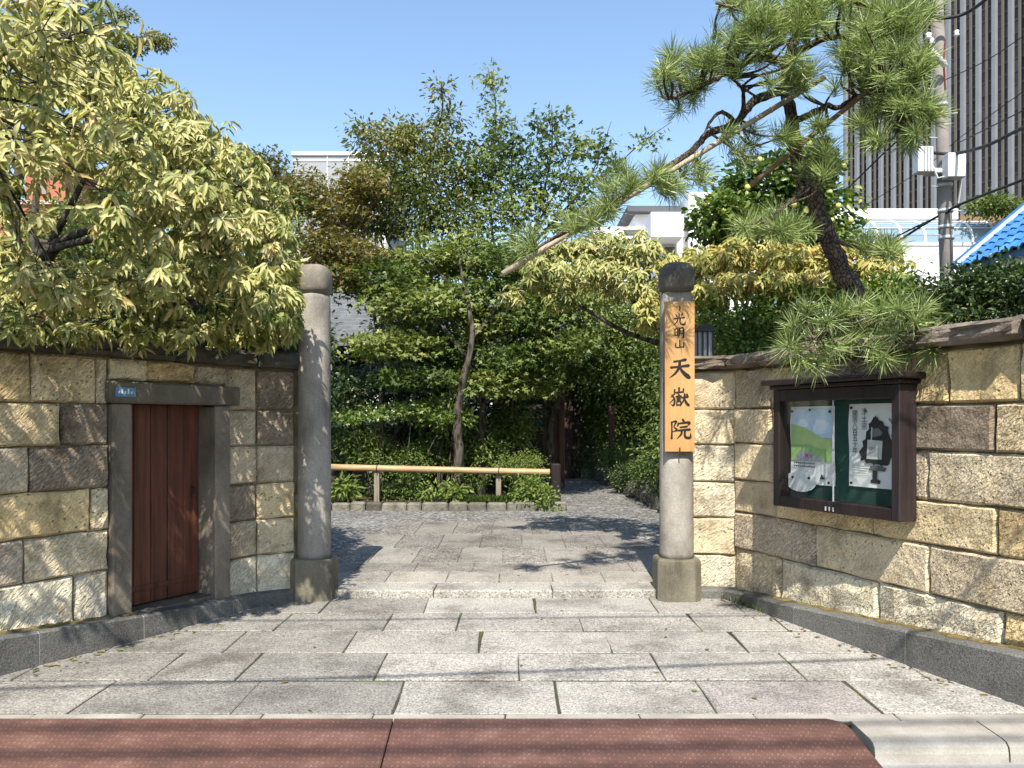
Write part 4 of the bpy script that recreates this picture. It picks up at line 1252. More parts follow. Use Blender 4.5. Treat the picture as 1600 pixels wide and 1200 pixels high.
tag(sp.build('spandrels', M['far_paint'], hr, color=(.15, .14, .145)), kind='stuff')
# brown corner bay of the tower at the picture's right edge
# --- white building with the glass vault
Y = 45.0; k_ = Y/FPX
def X_(px): return (px-800)*k_
def Z_(py): return CAMZ-(py-HOR)*k_
wb = thing('white_building', 'white building with a curved glass gallery roof behind the utility pole', 'building', (X_(1440), Y, .1))
MB().box((X_(1255), Y, 0), (X_(1640), Y+14, Z_(382))).build('lower_wall', M['white_far'], wb)
MB().box((X_(1255), Y+1.75, Z_(382)), (X_(1522), Y+14, Z_(331))).build('upper_wall', M['white_far'], wb)
MB().box((X_(1255), Y+1.6, Z_(331)), (X_(1522), Y+14, Z_(314))).build('parapet', M['white_far'], wb)
MB().box((X_(1255), Y-.06, Z_(384)), (X_(1570), Y+.02, Z_(379))).build('sill_band', M['far_paint'], wb, color=(.55, .57, .58))
MB().box((X_(1494), Y+1.2, Z_(345)), (X_(1566), Y+2.4, Z_(337))).build('brown_ledge', M['far_paint'], wb, color=(.16, .10, .08))
vr = Z_(336)-Z_(380)
nr = 5
arc_p = [(Y+1.7-1.7*math.cos(math.pi/2*i/nr), Z_(380)+vr*math.sin(math.pi/2*i/nr)) for i in range(nr+1)]
xs = [X_(1262)+i*1.33 for i in range(9)]
for i, x in enumerate(xs):
    mb = MB(); mb.tube([(x, y, z) for y, z in arc_p], .07, 6); mb.build('arched_rib', M['white_far'], wb)
    if i < len(xs)-1:
        for j in range(nr):
            (ya, za_), (yb, zb_) = arc_p[j], arc_p[j+1]
            mb = MB(); mb.add([(x+.06, ya+.03, za_), (xs[i+1]-.06, ya+.03, za_), (xs[i+1]-.06, yb+.03, zb_-.02), (x+.06, yb+.03, zb_-.02)], [(0,1,2,3)])
            mb.build('glass_pane', M['vault_glass'], wb)
for j in (2, 4):
    mb = MB(); mb.tube([(xs[0], arc_p[j][0]-.02, arc_p[j][1]), (xs[-1], arc_p[j][0]-.02, arc_p[j][1])], .035, 5); mb.build('glazing_bar', M['white_far'], wb)
MB().box((X_(1524), Y+1.5, Z_(338)), (X_(1600), Y+4, Z_(326))).build('roof_terrace', M['far_paint'], wb, color=(.22, .15, .085))
MB().box((X_(1560), Y-3, Z_(360)), (X_(1700), Y+2, Z_(345))).build('terrace_wall', M['far_paint'], wb, color=(.45, .46, .47))
for a, b, c_ in ((1385, 1396, (.30, .32, .36)), (1404, 1418, (.25, .22, .2)), (1424, 1440, (.2, .2, .22))):
    MB().box((X_(a), Y-.05, Z_(452)), (X_(b), Y+.03, Z_(430))).build('window', M['pane_far'], wb, color=c_)
# --- stepped white building left of it
Y = 40.0; k_ = Y/FPX
w2 = thing('white_house', 'stepped white building with a box balcony above the pale green tree', 'building', (X_(1040), Y, .1))
MB().box((X_(1076), Y, 0), (X_(1185), Y+10, Z_(301))).build('tall_block', M['white_far'], w2)
MB().box((X_(925), Y+1.2, 0), (X_(1075.5), Y+10, Z_(345))).build('low_block', M['white_far'], w2)
MB().box((X_(1014), Y-.6, Z_(374)), (X_(1064), Y+1.19, Z_(336))).build('box_balcony', M['white_far'], w2)
MB().box((X_(1046), Y+1.14, Z_(392)), (X_(1062), Y+1.21, Z_(378))).build('window', M['pane_far'], w2, color=(.06, .07, .05))
MB().box((X_(980), Y+1.14, Z_(358)), (X_(1012), Y+1.21, Z_(350))).build('window', M['pane_far'], w2, color=(.10, .10, .10))
MB().box((X_(985), Y+1.0, Z_(322)), (X_(1070), Y+6, Z_(313))).build('roof_edge', M['far_paint'], w2, color=(.10, .10, .11))
MB().box((X_(1000), Y+1.6, Z_(345)), (X_(1070), Y+6, Z_(322))).build('upper_wall', M['white_far'], w2)
# --- grey block with the mast
Y = 70.0; k_ = Y/FPX
gb = thing('grey_block', 'plain grey building with a white roof edge behind the reddish maple', 'building', (X_(530), Y, .1))
MB().box((X_(457), Y, 0), (X_(607), Y+12, Z_(243))).build('wall', M['grey_far'], gb)
MB().box((X_(456), Y-.15, Z_(243)), (X_(608), Y+12.1, Z_(238))).build('roof_edge', M['white_far'], gb)
MB().box((X_(458), Y-.06, Z_(252)), (X_(606), Y, Z_(250))).build('panel_joint', M['white_far'], gb)
for px in (511, 544, 578):
    MB().box((X_(px), Y-.05, Z_(300)), (X_(px)+.05, Y, Z_(243))).build('panel_joint', M['white_far'], gb)
MB().box((X_(440), Y-3, 0), (X_(512), Y-1, Z_(415))).build('annex', M['white_far'], gb)
for j in range(5):
    MB().box((X_(442), Y-3.08, Z_(430+j*14)), (X_(508), Y-3, Z_(424+j*14))).build('window_band', M['pane_far'], gb, color=(.2, .22, .25))
ms = thing('antenna_mast', 'white lattice antenna mast rising above the treetops', 'mast', at(600, 330, 60))
b0 = at(598, 330, 60); 
hs = CAMZ+(HOR-250)*60/FPX
for dx, dy in ((-.2, 0), (.2, 0), (0, .34)):
    mb = MB(); mb.tube([(b0.x+dx, 60+dy, .1), (b0.x+dx*.7, 60+dy*.7, hs)], .05, 5); mb.build('leg', M['white_far'], ms)
mb = MB(); mb.tube([(b0.x, 60.1, hs-1), (b0.x, 60.1, CAMZ+(HOR-185)*60/FPX)], .035, 5); mb.build('rod', M['white_far'], ms)
for i in range(14):
    z = hs-.2-i*.9
    mb = MB(); s_ = .2*(1-.02*i)
    mb.tube([(b0.x-.18, 60, z), (b0.x+.18, 60, z-.45), (b0.x-.18, 60, z-.9)], .03, 4); mb.build('lattice', M['white_far'], ms)
for py_ in (300, 318):
    MB().box((b0.x-.35, 59.8, CAMZ+(HOR-py_)*60/FPX), (b0.x+.35, 60.0, CAMZ+(HOR-py_+10)*60/FPX)).build('antenna_panel', M['white_far'], ms)
# --- red brick block behind the left tree
Y = 30.0; k_ = Y/FPX
br = thing('brick_building', 'orange-red brick building glimpsed through the left tree', 'building', (X_(30), Y, .1))
MB().box((X_(-220), Y, 0), (X_(92), Y+10, Z_(318))).build('lower_block', M['brick_far'], br)
MB().box((X_(32), Y+.3, Z_(318)), (X_(95), Y+8, Z_(228))).build('tower_block', M['brick_far'], br)
for j in range(3):
    MB().box((X_(50), Y+.25, Z_(300-j*26)), (X_(66), Y+.32, Z_(284-j*26))).build('window', M['pane_far'], br, color=(.30, .22, .2))
MB().box((X_(-220), Y-.1, Z_(320)), (X_(94), Y+10, Z_(314))).build('cornice', M['far_paint'], br, color=(.5, .36, .3))

# ================================================================== blue-tiled roof at the right
bl = thing('blue_roofed_house', 'small house with a bright blue tiled roof at the right edge', 'house', (7.2, 10, .1))
ex, ez_, sl = 6.15, 3.64, .84
ang = math.atan(sl); ca, sa = math.cos(ang), math.sin(ang)
MB().box((6.55, 6.6, .1), (9.6, 10.75, 3.75)).build('wall', M['white_plaster'], bl)
mb = MB(); mb.add([(ex,11,ez_-.03),(ex,6.5,ez_-.03),(ex+2,6.5,ez_-.03+2*sl),(ex+2,11,ez_-.03+2*sl),(ex+4,11,ez_-.03),(ex+4,6.5,ez_-.03),(ex,11,ez_-.13),(ex,6.5,ez_-.13),(ex+2,6.5,ez_-.13+2*sl),(ex+2,11,ez_-.13+2*sl)],
    [(0,1,2,3),(3,2,5,4),(6,9,8,7),(0,6,7,1),(0,3,9,6),(1,7,8,2)])
deck = mb.build('roof_deck', M['far_paint'], bl, color=(.10, .2, .36))
# one tile: a shallow wave
tm = MB(); cols = 7; vs = []
tw, tl = .20, .235
for j, (v, lift) in enumerate(((0, .022), (1, .0))):
    for i in range(cols):
        f = i/(cols-1)
        vs.append((f*tw, v*tl, .012+.018*math.sin(f*math.pi*2)+lift))
F = [(i, i+1, cols+i+1, cols+i) for i in range(cols-1)]
b = len(vs)
for i in range(cols): x_, y_, z_ = vs[i]; vs.append((x_, y_, z_-.024))
F += [(b+i, b+i+1, i+1, i) for i in range(cols-1)]
tm.add(vs, F); tile_me = tm.mesh('roof_tile', M['blue_tile'], False)
for r in range(12):
    for c in range(9):
        y = 11-.02-c*tw
        base_ = Vector((ex-.04+ca*tl*.93*r, y, ez_-.04*sl+sa*tl*.93*r))
        X = Matrix(((0, ca, -sa, base_.x), (-1, 0, 0, base_.y), (0, sa, ca, base_.z), (0, 0, 0, 1)))
        f = rb_.uniform(.8, 1.2)
        if pxof(base_.x, base_.y) > 1640: continue
        inst('roof_tile', tile_me, bl, X, (.055*f, .20*f, .50*f))
mb = MB(); mb.tube([(ex-.06, 11.0, ez_+.0), (ex+2, 11.0, ez_+.05+2*sl)], .07, 8); mb.build('verge_tile', M['blue_tile'], bl, color=(.03, .12, .34))
MB().box((ex+.03, 6.5, ez_-.30), (ex+.08, 10.95, ez_-.10)).build('fascia', M['far_paint'], bl, color=(.55, .52, .42))

# ================================================================== utility pole and wires
UY = 14.4
up = thing('utility_pole', 'concrete utility pole with grey boxes and brackets in front of the tower', 'utility pole', (at(1488, 660, UY).x, UY, .1))
b0, b1 = at(1489, 640, UY), at(1462, -60, UY)
mb = MB(); mb.tube([Vector((b0.x, UY, .0)), b0.lerp(b1, .5), b1], [.130, .112, .098], 18); mb.build('pole', M['pole_concrete'], up, smooth=True)
def pp_(py): 
    f = (640-py)/700; return b0.lerp(b1, f)
def box_on(px0, px1, py0, py1, dy, name, col=None, m='box_paint'):
    a = at(px0, py1, UY+dy); c = at(px1, py0, UY+dy)
    return MB().bbox((a.x, UY+dy, a.z), (c.x, UY+dy+.22, c.z), .012).build(name, M[m], up)
box_on(1435, 1459, 228, 268, -.35, 'junction_box')
box_on(1482, 1510, 238, 276, -.40, 'junction_box')
for i in range(3):
    a = at(1444+i*5, 266, UY-.36); c = at(1446+i*5, 230, UY-.36)
    MB().box((a.x, UY-.375, a.z), (c.x, UY-.352, c.z)).build('cooling_fin', M['grey_metal'], up)
box_on(1452, 1486, 262, 270, -.2, 'bracket', m='grey_metal')
for py in (100, 165, 290, 330, 355, 372):
    c = pp_(py)
    mb = MB(); mb.tube([(c.x, UY, c.z-.03), (c.x, UY, c.z+.03)], .131 if py > 200 else .115, 14); mb.build('band_clamp', M['grey_metal'], up, smooth=True)
c = pp_(75); mb = MB(); mb.tube([c+Vector((.05, -.13, .1)), c+Vector((.02, -.135, -.3)), c+Vector((.05, -.13, -.8))], .012, 6); mb.build('red_conduit', M['far_paint'], up, color=(.22, .035, .03))
for dx, dz, r in ((-.28, .05, .06), (-.22, -.05, .05), (.22, .1, .05)):
    c = pp_(68)+Vector((dx, -.18, dz)); mb = MB(); mb.lathe([(.02, -.06), (r, -.03), (r*.6, 0), (r, .03), (.02, .06)], c, 10); mb.build('insulator', M['white_far'], up, smooth=True)
c0, c1 = at(1455, 78, UY-.25), at(1478, 104, UY-.25)
mb = MB(); mb.tube([c0, c1], .05, 8); mb.build('fuse_holder', M['box_paint'], up, smooth=True)
mb = MB(); mb.tube([pp_(255)+Vector((-.35, -.2, 0)), pp_(285)+Vector((-.25, -.25, 0)), pp_(280)+Vector((0, -.25, 0)), pp_(290)+Vector((.2, -.2, .1)), pp_(320)+Vector((.18, -.1, 0))], .022, 6); mb.build('cable_loop', M['grey_metal'], up)
for i in range(7):
    c = pp_(140+i*38); s_ = 1 if i % 2 else -1
    mb = MB(); mb.tube([c, c+Vector((s_*.26, -.05, 0))], .012, 5); mb.build('step_bolt', M['grey_metal'], up)
def wire(pts, r, label, sag=0, m='cable', name='overhead_cable'):
    P = smoothpath(pts, 8)
    mb = MB(); mb.tube(P, r, 6)
    return tag(mb.build(name, M[m], None, smooth=True), label, 'cable', 'overhead wires at the utility pole')
wire([at(1448, 238, UY-.2), at(1490, 240, UY-.3), at(1540, 228, 12.8), at(1600, 199, 11.5), at(1680, 168, 10)], .028, 'thick cable bundle leaving the pole boxes towards the right edge')
wire([at(1500, 222, UY), at(1600, 172, 12), at(1660, 140, 11)], .010, 'thin wire rising right just above the thick cable bundle')
wire([at(1296, 455, 17), at(1390, 386, 15.4), at(1487, 326, UY-.2), at(1600, 280, 12), at(1680, 240, 11)], .022, 'black cable slanting down left past the lower pole clamps')
wire([at(1300, 425, 17), at(1412, 364, 15.3), at(1485, 330, UY-.2)], .016, 'second black cable from the lower clamps down to the left')
wire([at(1326, 293, 17), at(1400, 222, 15.5), at(1470, 170, UY)], .016, 'cable falling left from the pole behind the pine needles')
wire([at(1330, 335, 18), at(1440, 265, 15.5), at(1500, 215, UY), at(1600, 142, 12.5), at(1660, 100, 12)], .007, 'thin wire crossing the tower diagonally')
wire([at(1470, 128, UY), at(1540, 95, 13.4), at(1600, 56, 12.5), at(1660, 20, 12)], .008, 'thin wire rising from the pole to the upper right')
wire([at(1432, 24, UY-.2), at(1475, 28, UY-.3), at(1510, 20, 14), at(1545, -5, 13.4), at(1580, -40, 13)], .03, 'thick black cable at the pole top by the upper edge')
wire([at(1437, 45, UY-.1), at(1432, 15, UY-.2), at(1450, -15, UY-.2)], .016, 'grey looping cable left of the pole top', m='grey_metal')
wire([at(1385, 432, 16), at(1430, 412, 15.4), at(1482, 390, UY-.1)], .006, 'thin wire from low on the pole over the white wall')

# street wires overhead: they cross above the forecourt and throw the thin shadows on the paving
LX, LY, LZ = SUN_DX, 1.0, -math.tan(RAD(SUN_EL))
def street_wire(x0, y0, x1, y1, h, r, label):
    """wire whose shadow runs on the ground from (x0,y0) to (x1,y1)"""
    tt = h/(-LZ)
    a = Vector((x0-LX*tt, y0-LY*tt, h)); b = Vector((x1-LX*tt, y1-LY*tt, h))
    d = (b-a); a = a-d*1.6; b = b+d*1.4
    mb = MB(); n = 24
    mb.tube([a.lerp(b, i/n)+Vector((0, 0, .25*(2*i/n-1)**2)) for i in range(n+1)], r, 6)
    return tag(mb.build('street_wire', M['cable'], None, smooth=True), label, 'cable', 'street wires overhead')
street_wire(-2.8, 4.42, 2.33, 4.96, 4.7, .017, 'street wire whose shadow crosses the lower paving rows')
street_wire(-2.2, 5.88, 2.3, 6.06, 5.0, .013, 'street wire whose shadow crosses the upper paving rows')
street_wire(-2.4, 3.84, 1.8, 3.92, 7.2, .020, 'street wire whose shadow runs along the back of the ramp')
street_wire(-2.4, 3.60, 1.8, 3.70, 7.6, .024, 'street wire whose shadow runs along the middle of the ramp')
street_wire(-2.4, 3.40, 1.8, 3.52, 8.0, .020, 'street wire whose shadow runs along the front of the ramp')
# ================================================================== vegetation
LANCE = (np.array([(0,0,0),(.28,-.42,.10),(.28,0,-.02),(.28,.42,.10),(.64,-.40,.06),(.64,0,-.06),(.64,.40,.06),(1,0,-.16)], float),
         [(0,2,1),(0,3,2),(1,2,5,4),(2,3,6,5),(4,5,7),(5,6,7)])
DIAM = (np.array([(0,0,0),(.48,-.5,.10),(1,0,-.12),(.48,.5,.10)], float), [(0,3,2),(0,2,1)])
OVAL = (np.array([(0,0,0),(.25,-.42,.06),(.7,-.45,.04),(1,0,-.1),(.7,.45,.04),(.25,.42,.06)], float), [(0,5,4,3),(0,3,2,1)])
# five-lobed palmate leaf of the maples
STAR = (np.array([(0,0,0),(.45,-.55,.03),(.38,-.16,0),(1,0,-.1),(.38,.16,0),(.45,.55,.03),(.05,-.5,.03),(.05,.5,.03)], float), [(0,4,3,2),(0,2,1),(0,5,4),(0,1,6),(0,7,5)])

def unit(a): return a/np.maximum(np.linalg.norm(a, axis=-1, keepdims=True), 1e-9)
def frames(d, n):
    d = unit(d); b = unit(np.cross(d, n)); n = np.cross(b, d)
    return d, b, n
def cloud_mesh(name, shape, pos, d, n, L, W, tint, m):
    T, Fs = shape; N = len(pos); K = len(T)
    d, b, n = frames(d, n)
    V = (pos[:, None, :] + d[:, None, :]*(T[None, :, 0, None]*L[:, None, None]) + b[:, None, :]*(T[None, :, 1, None]*W[:, None, None])
         + n[:, None, :]*(T[None, :, 2, None]*L[:, None, None])).reshape(-1, 3)
    me = bpy.data.meshes.new(name)
    me.vertices.add(N*K); me.vertices.foreach_set('co', V.ravel().astype(np.float32))
    li = []; ls = []; lt = []; off = 0
    tmpl = np.concatenate([np.array(f) for f in Fs]); cnt = np.array([len(f) for f in Fs])
    loops = (tmpl[None, :] + (np.arange(N)*K)[:, None]).ravel()
    tot = np.tile(cnt, N); start = np.concatenate([[0], np.cumsum(tot)[:-1]])
    me.loops.add(len(loops)); me.loops.foreach_set('vertex_index', loops.astype(np.int32))
    me.polygons.add(len(tot)); me.polygons.foreach_set('loop_start', start.astype(np.int32)); me.polygons.foreach_set('loop_total', tot.astype(np.int32))
    at_ = me.attributes.new('tint', 'FLOAT', 'POINT'); at_.data.foreach_set('value', np.repeat(tint, K).astype(np.float32))
    me.materials.append(m); me.update(calc_edges=True)
    return me

def clump_points(clumps, rng, shell=.45):
    P, O, TI, C = [], [], [], []
    for ci, c in enumerate(clumps):
        px, py, Y, rx, ry, rd, n = c[:7]; ti = c[7] if len(c) > 7 else .5
        ctr = np.array(at(px, py, Y)); r = np.array([rx*Y/FPX, rd, ry*Y/FPX])
        u = unit(rng.normal(size=(n, 3)))
        rad = (shell + (1-shell)*rng.random(n))**.6
        wob = 1 + .22*np.sin(u[:, 0]*5+ci)+.18*np.sin(u[:, 2]*7+ci*2)
        P.append(ctr + u*r*(rad*wob)[:, None]); O.append(unit(u*np.array([1, 1, 1])/1.0)); TI.append(np.full(n, ti)); C.append(np.full(n, ci))
    return np.concatenate(P), np.concatenate(O), np.concatenate(TI), np.concatenate(C)

def pl(stem): return [at(*p) for p in stem]

def make_tree(name, label, base, stems, clumps, m, shape, L, W, per, spread=.10, droop=.35, whorl=False, flat=.5, seed=1, cat='tree', group=None, bark='bark', n_obj=0, twig_n=16, trunk_jit=.06, shell=.45, tsd=.22, upn=.8, twr=.0045):
    rng = np.random.default_rng(seed); rnd = random.Random(seed)
    t = thing(name, label, cat, base, group)
    sk = []
    for i, (stem, r0, r1) in enumerate(stems):
        P = smoothpath(pl(stem) if not isinstance(stem[0], Vector) else stem, 5)
        if i > 0 and len(sk):
            pass
        n = len(P)
        rr = [r0+(r1-r0)*(k/(n-1))**.8 for k in range(n)]
        P2 = [p+Vector((rnd.uniform(-1, 1), rnd.uniform(-1, 1), 0))*r*.12 for p, r in zip(P, rr)]
        mb = MB(); mb.tube(P2, rr, 9 if r0 > .04 else 6, True, trunk_jit, rnd)
        mb.build('trunk' if i == 0 else 'limb', M[bark], t, smooth=True)
        sk += [(p, r) for p, r in zip(P2, rr)]
    P, O, TI, C = clump_points(clumps, rng, shell)
    N = len(P)
    # thin branches that carry the clumps
    if sk and twig_n:
        SK = np.array([p for p, r in sk]); br = MB()
        for ci, c in enumerate(clumps):
            ctr = np.array(at(*c[:3]))
            sel = np.where(C == ci)[0]
            k = int(np.argmin(np.linalg.norm(SK-ctr, axis=1)))
            a = Vector(SK[k]); b = Vector(ctr); mid = a.lerp(b, .5)+Vector((rnd.uniform(-.1, .1), rnd.uniform(-.1, .1), .10*(b-a).length))
            r_ = min(sk[k][1]*.7, .005+.008*(b-a).length)
            br.tube(smoothpath([a, mid, b], 4), [r_+(twr*1.3-r_)*q/8 for q in range(9)], 5)
            for q in rng.choice(sel, min(twig_n, len(sel)), replace=False):
                e = Vector(P[q]); s_ = a.lerp(b, rnd.uniform(.5, 1)) if rnd.random() < .5 else b
                mm = s_.lerp(e, .5)+Vector((rnd.uniform(-1, 1), rnd.uniform(-1, 1), rnd.uniform(-.3, 1)))*.12*(e-s_).length
                br.tube([s_, mm, e], [twr, twr*.8, twr*.45], 4, False)
        tag(br.build('branches', M[bark], t), kind='stuff')
    # leaves
    if whorl:
        ax = unit(O*.7 + np.array([0, -.25, .55]) + rng.normal(size=(N, 3))*.25)
        tmp = unit(np.cross(ax, rng.normal(size=(N, 3)))); tm2 = np.cross(ax, tmp)
        phi = (np.arange(per)/per*2*np.pi)[None, :] + rng.random((N, 1))*6.28 + rng.normal(size=(N, per))*.25
        D = tmp[:, None]*np.cos(phi)[..., None] + tm2[:, None]*np.sin(phi)[..., None] + ax[:, None]*rng.uniform(.0, .75, (N, per, 1))
        D = unit(D) + np.array([0, 0, -1])*droop*rng.uniform(.5, 1.5, (N, per, 1))
        NN = ax[:, None] + rng.normal(size=(N, per, 3))*.25
        POS = P[:, None] - ax[:, None]*rng.uniform(0, .07, (N, per, 1)) + unit(D)*.008
    else:
        off = rng.normal(size=(N, per, 3))*np.array([1, 1, flat])*spread
        POS = P[:, None] + off
        D = unit(off)*.8 + O[:, None]*.4 + rng.normal(size=(N, per, 3))*.45 + np.array([0, 0, -1])*droop
        NN = np.array([0, -.12, upn]) + rng.normal(size=(N, per, 3))*.5
    POS = POS.reshape(-1, 3); D = D.reshape(-1, 3); NN = NN.reshape(-1, 3)
    q = len(POS)
    Ls = L*rng.uniform(.6, 1.3, q); Ws = W*rng.uniform(.75, 1.2, q)
    tw_t = np.repeat(TI + rng.normal(size=N)*tsd*.6, per)
    tint = np.clip(tw_t + rng.normal(size=q)*tsd*.7, 0, 1)
    keep = np.ones(q, bool)
    big = []
    if n_obj:
        pxs = 800+FPX*POS[:, 0]/POS[:, 1]; pys = HOR-(POS[:, 2]-CAMZ)*FPX/POS[:, 1]
        ok = (pxs > 0) & (pxs < 1600) & (pys > 0) & (pys < 1200)
        size = np.where(ok, Ls/POS[:, 1], 0)
        big = np.argsort(-size)[:n_obj]
        keep[big] = False
    me = cloud_mesh('crown', shape, POS[keep], D[keep], NN[keep], Ls[keep], Ws[keep], tint[keep], M[m])
    crown = tag(inst('crown', me, t, Matrix.Identity(4)), kind='stuff')
    if n_obj:
        var = []
        for k in range(7):
            var.append(cloud_mesh('leaf', shape, np.zeros((1, 3)), np.array([[0, 1., 0]]), np.array([[0, 0, 1.]]), np.ones(1), np.ones(1), np.array([k/6.]), M[m]))
        d, b, n = frames(D, NN)
        for i in big:
            X = Matrix((( b[i,0]*Ws[i], d[i,0]*Ls[i], n[i,0]*Ls[i], POS[i,0]), (b[i,1]*Ws[i], d[i,1]*Ls[i], n[i,1]*Ls[i], POS[i,1]), (b[i,2]*Ws[i], d[i,2]*Ls[i], n[i,2]*Ls[i], POS[i,2]), (0,0,0,1)))
            inst('leaf', var[int(round(tint[i]*6))], crown, X)
    return t

# ------------------------------------------------------------------ left pale tree
gx = at(-10, 660, 7.2).x
make_tree('broadleaf_tree', 'large pale yellow-green tree hanging over the left wall and door', (gx, 7.2, .1),
    [([Vector((gx, 7.2, .05)), Vector((gx+.05, 7.15, 1.4)), at(20, 480, 6.9), at(62, 410, 6.7), at(80, 380, 6.6)], .12, .075),
     ([at(80, 380, 6.6), at(112, 318, 6.5), at(150, 250, 6.4), at(200, 190, 6.3)], .036, .012),
     ([at(80, 382, 6.6), at(150, 356, 6.3), at(235, 335, 6.1), at(330, 330, 6.0), at(390, 330, 5.95)], .034, .010),
     ([at(75, 390, 6.6), at(165, 372, 6.1), at(260, 395, 5.8), at(350, 420, 5.6), at(425, 440, 5.6)], .032, .009),
     ([at(40, 450, 6.8), at(20, 330, 6.7), at(50, 200, 6.6), at(70, 90, 6.5), at(90, 10, 6.5)], .06, .016),
     ([at(30, 470, 6.8), at(100, 462, 6.1), at(200, 470, 5.6), at(300, 475, 5.4)], .045, .010),
     ([at(20, 475, 6.8), at(-30, 450, 6.0), at(-70, 440, 5.5)], .045, .012),
     ([at(20, 330, 6.7), at(-20, 250, 5.6), at(-60, 180, 4.4), at(-130, 120, 3.6)], .04, .012)],
    [(50, 30, 6.6, 105, 60, .6, 120, .60), (-70, 110, 6.4, 90, 90, .6, 64, .6), (120, 115, 6.3, 85, 55, .6, 112, .62), (20, 175, 6.0, 90, 50, .55, 88, .62), (215, 175, 6.2, 85, 50, .6, 102, .60),
     (300, 225, 6.1, 70, 48, .55, 83, .58), (130, 230, 5.7, 95, 34, .5, 77, .60), (375, 290, 6.0, 62, 50, .5, 77, .56), (250, 285, 5.6, 85, 40, .5, 56, .60), (345, 355, 5.6, 80, 42, .5, 60, .55),
     (422, 385, 5.8, 42, 58, .4, 52, .55), (230, 372, 5.3, 70, 34, .4, 30, .60), (320, 430, 5.3, 95, 42, .45, 52, .5), (438, 455, 5.6, 38, 42, .35, 36, .5), (-20, 400, 5.2, 75, 50, .4, 51, .58),
     (70, 455, 5.0, 85, 32, .4, 34, .58), (190, 440, 5.1, 85, 40, .4, 40, .58), (390, 490, 5.5, 75, 24, .4, 26, .35), (240, 490, 5.4, 90, 20, .4, 22, .35), (-30, 280, 5.6, 60, 45, .4, 42, .6),  # low clumps with a darker tint: shade beneath the crown, put into leaf colour
     (30, 330, 5.4, 40, 22, .35, 13, .58),
     (120, 518, 5.0, 80, 18, .2, 22, .5), (250, 520, 5.3, 70, 16, .2, 22, .45), (370, 522, 5.8, 60, 16, .2, 24, .45), (20, 505, 4.7, 60, 18, .2, 14, .5), (445, 500, 6.0, 30, 30, .2, 30, .5),
     (40, 90, 7.2, 110, 80, .6, 120, .55), (160, 130, 7.0, 100, 60, .6, 110, .55), (260, 210, 6.9, 90, 60, .5, 110, .52), (340, 270, 6.8, 75, 60, .5, 100, .5), (400, 350, 6.7, 60, 65, .45, 100, .5), (230, 300, 7.0, 80, 40, .5, 70, .5), (300, 400, 6.9, 90, 50, .5, 90, .45), (410, 450, 6.5, 55, 50, .4, 90, .45),
     (60, 490, 6.6, 90, 26, .3, 60, .35), (200, 500, 6.6, 90, 26, .3, 60, .3), (330, 505, 6.6, 80, 26, .3, 60, .3), (430, 515, 6.5, 40, 22, .25, 40, .4),  # underside of the crown: its shade is tinted into the leaves
     (60, 130, 4.1, 95, 60, .45, 24, .62), (170, 215, 4.2, 90, 45, .45, 26, .62), (20, 250, 3.9, 80, 36, .4, 18, .62), (265, 300, 4.5, 70, 45, .4, 40, .6), (200, 335, 4.3, 60, 36, .3, 26, .6), (330, 330, 4.7, 50, 40, .3, 28, .58), (110, 60, 4.5, 70, 45, .45, 40, .62), (-154, 121, 3.60, 173, 130, 0.50, 22, .6), (-374, -21, 3.30, 189, 142, 0.50, 22, .6), (-17, 259, 3.90, 128, 96, 0.40, 18, .6), (-186, 298, 3.80, 131, 98, 0.40, 20, .6), (-530, 95, 3.10, 181, 136, 0.45, 20, .6), (-45, -44, 3.55, 158, 118, 0.45, 18, .6), (126, 51, 3.90, 128, 96, 0.40, 14, .6), (-298, 186, 3.30, 151, 113, 0.40, 20, .6), (-157, 149, 3.55, 123, 92, 0.35, 16, .6), (-557, 13, 2.90, 172, 129, 0.40, 16, .6), (350, 380, 4.8, 60, 45, .35, 20, .58), (400, 440, 4.9, 45, 36, .3, 14, .55),
     (220, 430, 4.5, 85, 40, .35, 26, .58), (90, 430, 4.3, 80, 36, .3, 24, .58)],
    'leaf_pale', LANCE, .090, .029, 10, whorl=True, droop=.95, seed=4, n_obj=290, twig_n=22, tsd=.24, twr=.0036)

# ------------------------------------------------------------------ right pale trees
gx = 1.95
make_tree('broadleaf_tree', 'pale green domed tree behind the gate, left of the nameplate pillar', (gx, 8.8, .12),
    [([Vector((gx, 8.8, .1)), Vector((1.92, 8.75, 1.5)), at(1045, 540, 8.7), at(1020, 500, 8.6)], .075, .045),
     ([at(1045, 540, 8.7), at(980, 520, 8.5), at(910, 480, 8.4), at(845, 448, 8.3)], .04, .010),
     ([at(1020, 500, 8.6), at(975, 455, 8.5), at(935, 410, 8.4)], .03, .008),
     ([at(1020, 500, 8.6), at(1018, 450, 8.5), at(1010, 400, 8.4)], .03, .008)],
    [(880, 395, 8.6, 48, 20, .5, 84, .42), (940, 385, 8.5, 62, 20, .5, 112, .45), (1005, 395, 8.4, 48, 26, .5, 91, .5), (850, 425, 8.3, 45, 26, .45, 77, .40), (920, 425, 8.1, 62, 24, .45, 105, .48), (995, 440, 8.1, 45, 28, .45, 84, .5),
     (800, 458, 8.2, 22, 12, .2, 20, .5), (1015, 490, 8.0, 26, 30, .3, 39, .42), (880, 465, 8.2, 40, 12, .3, 28, .3)],
    'leaf_pale', LANCE, 0.088, 0.028, 9, whorl=True, droop=.95, seed=14, n_obj=150, twig_n=22, twr=.0045)
gx = 3.1
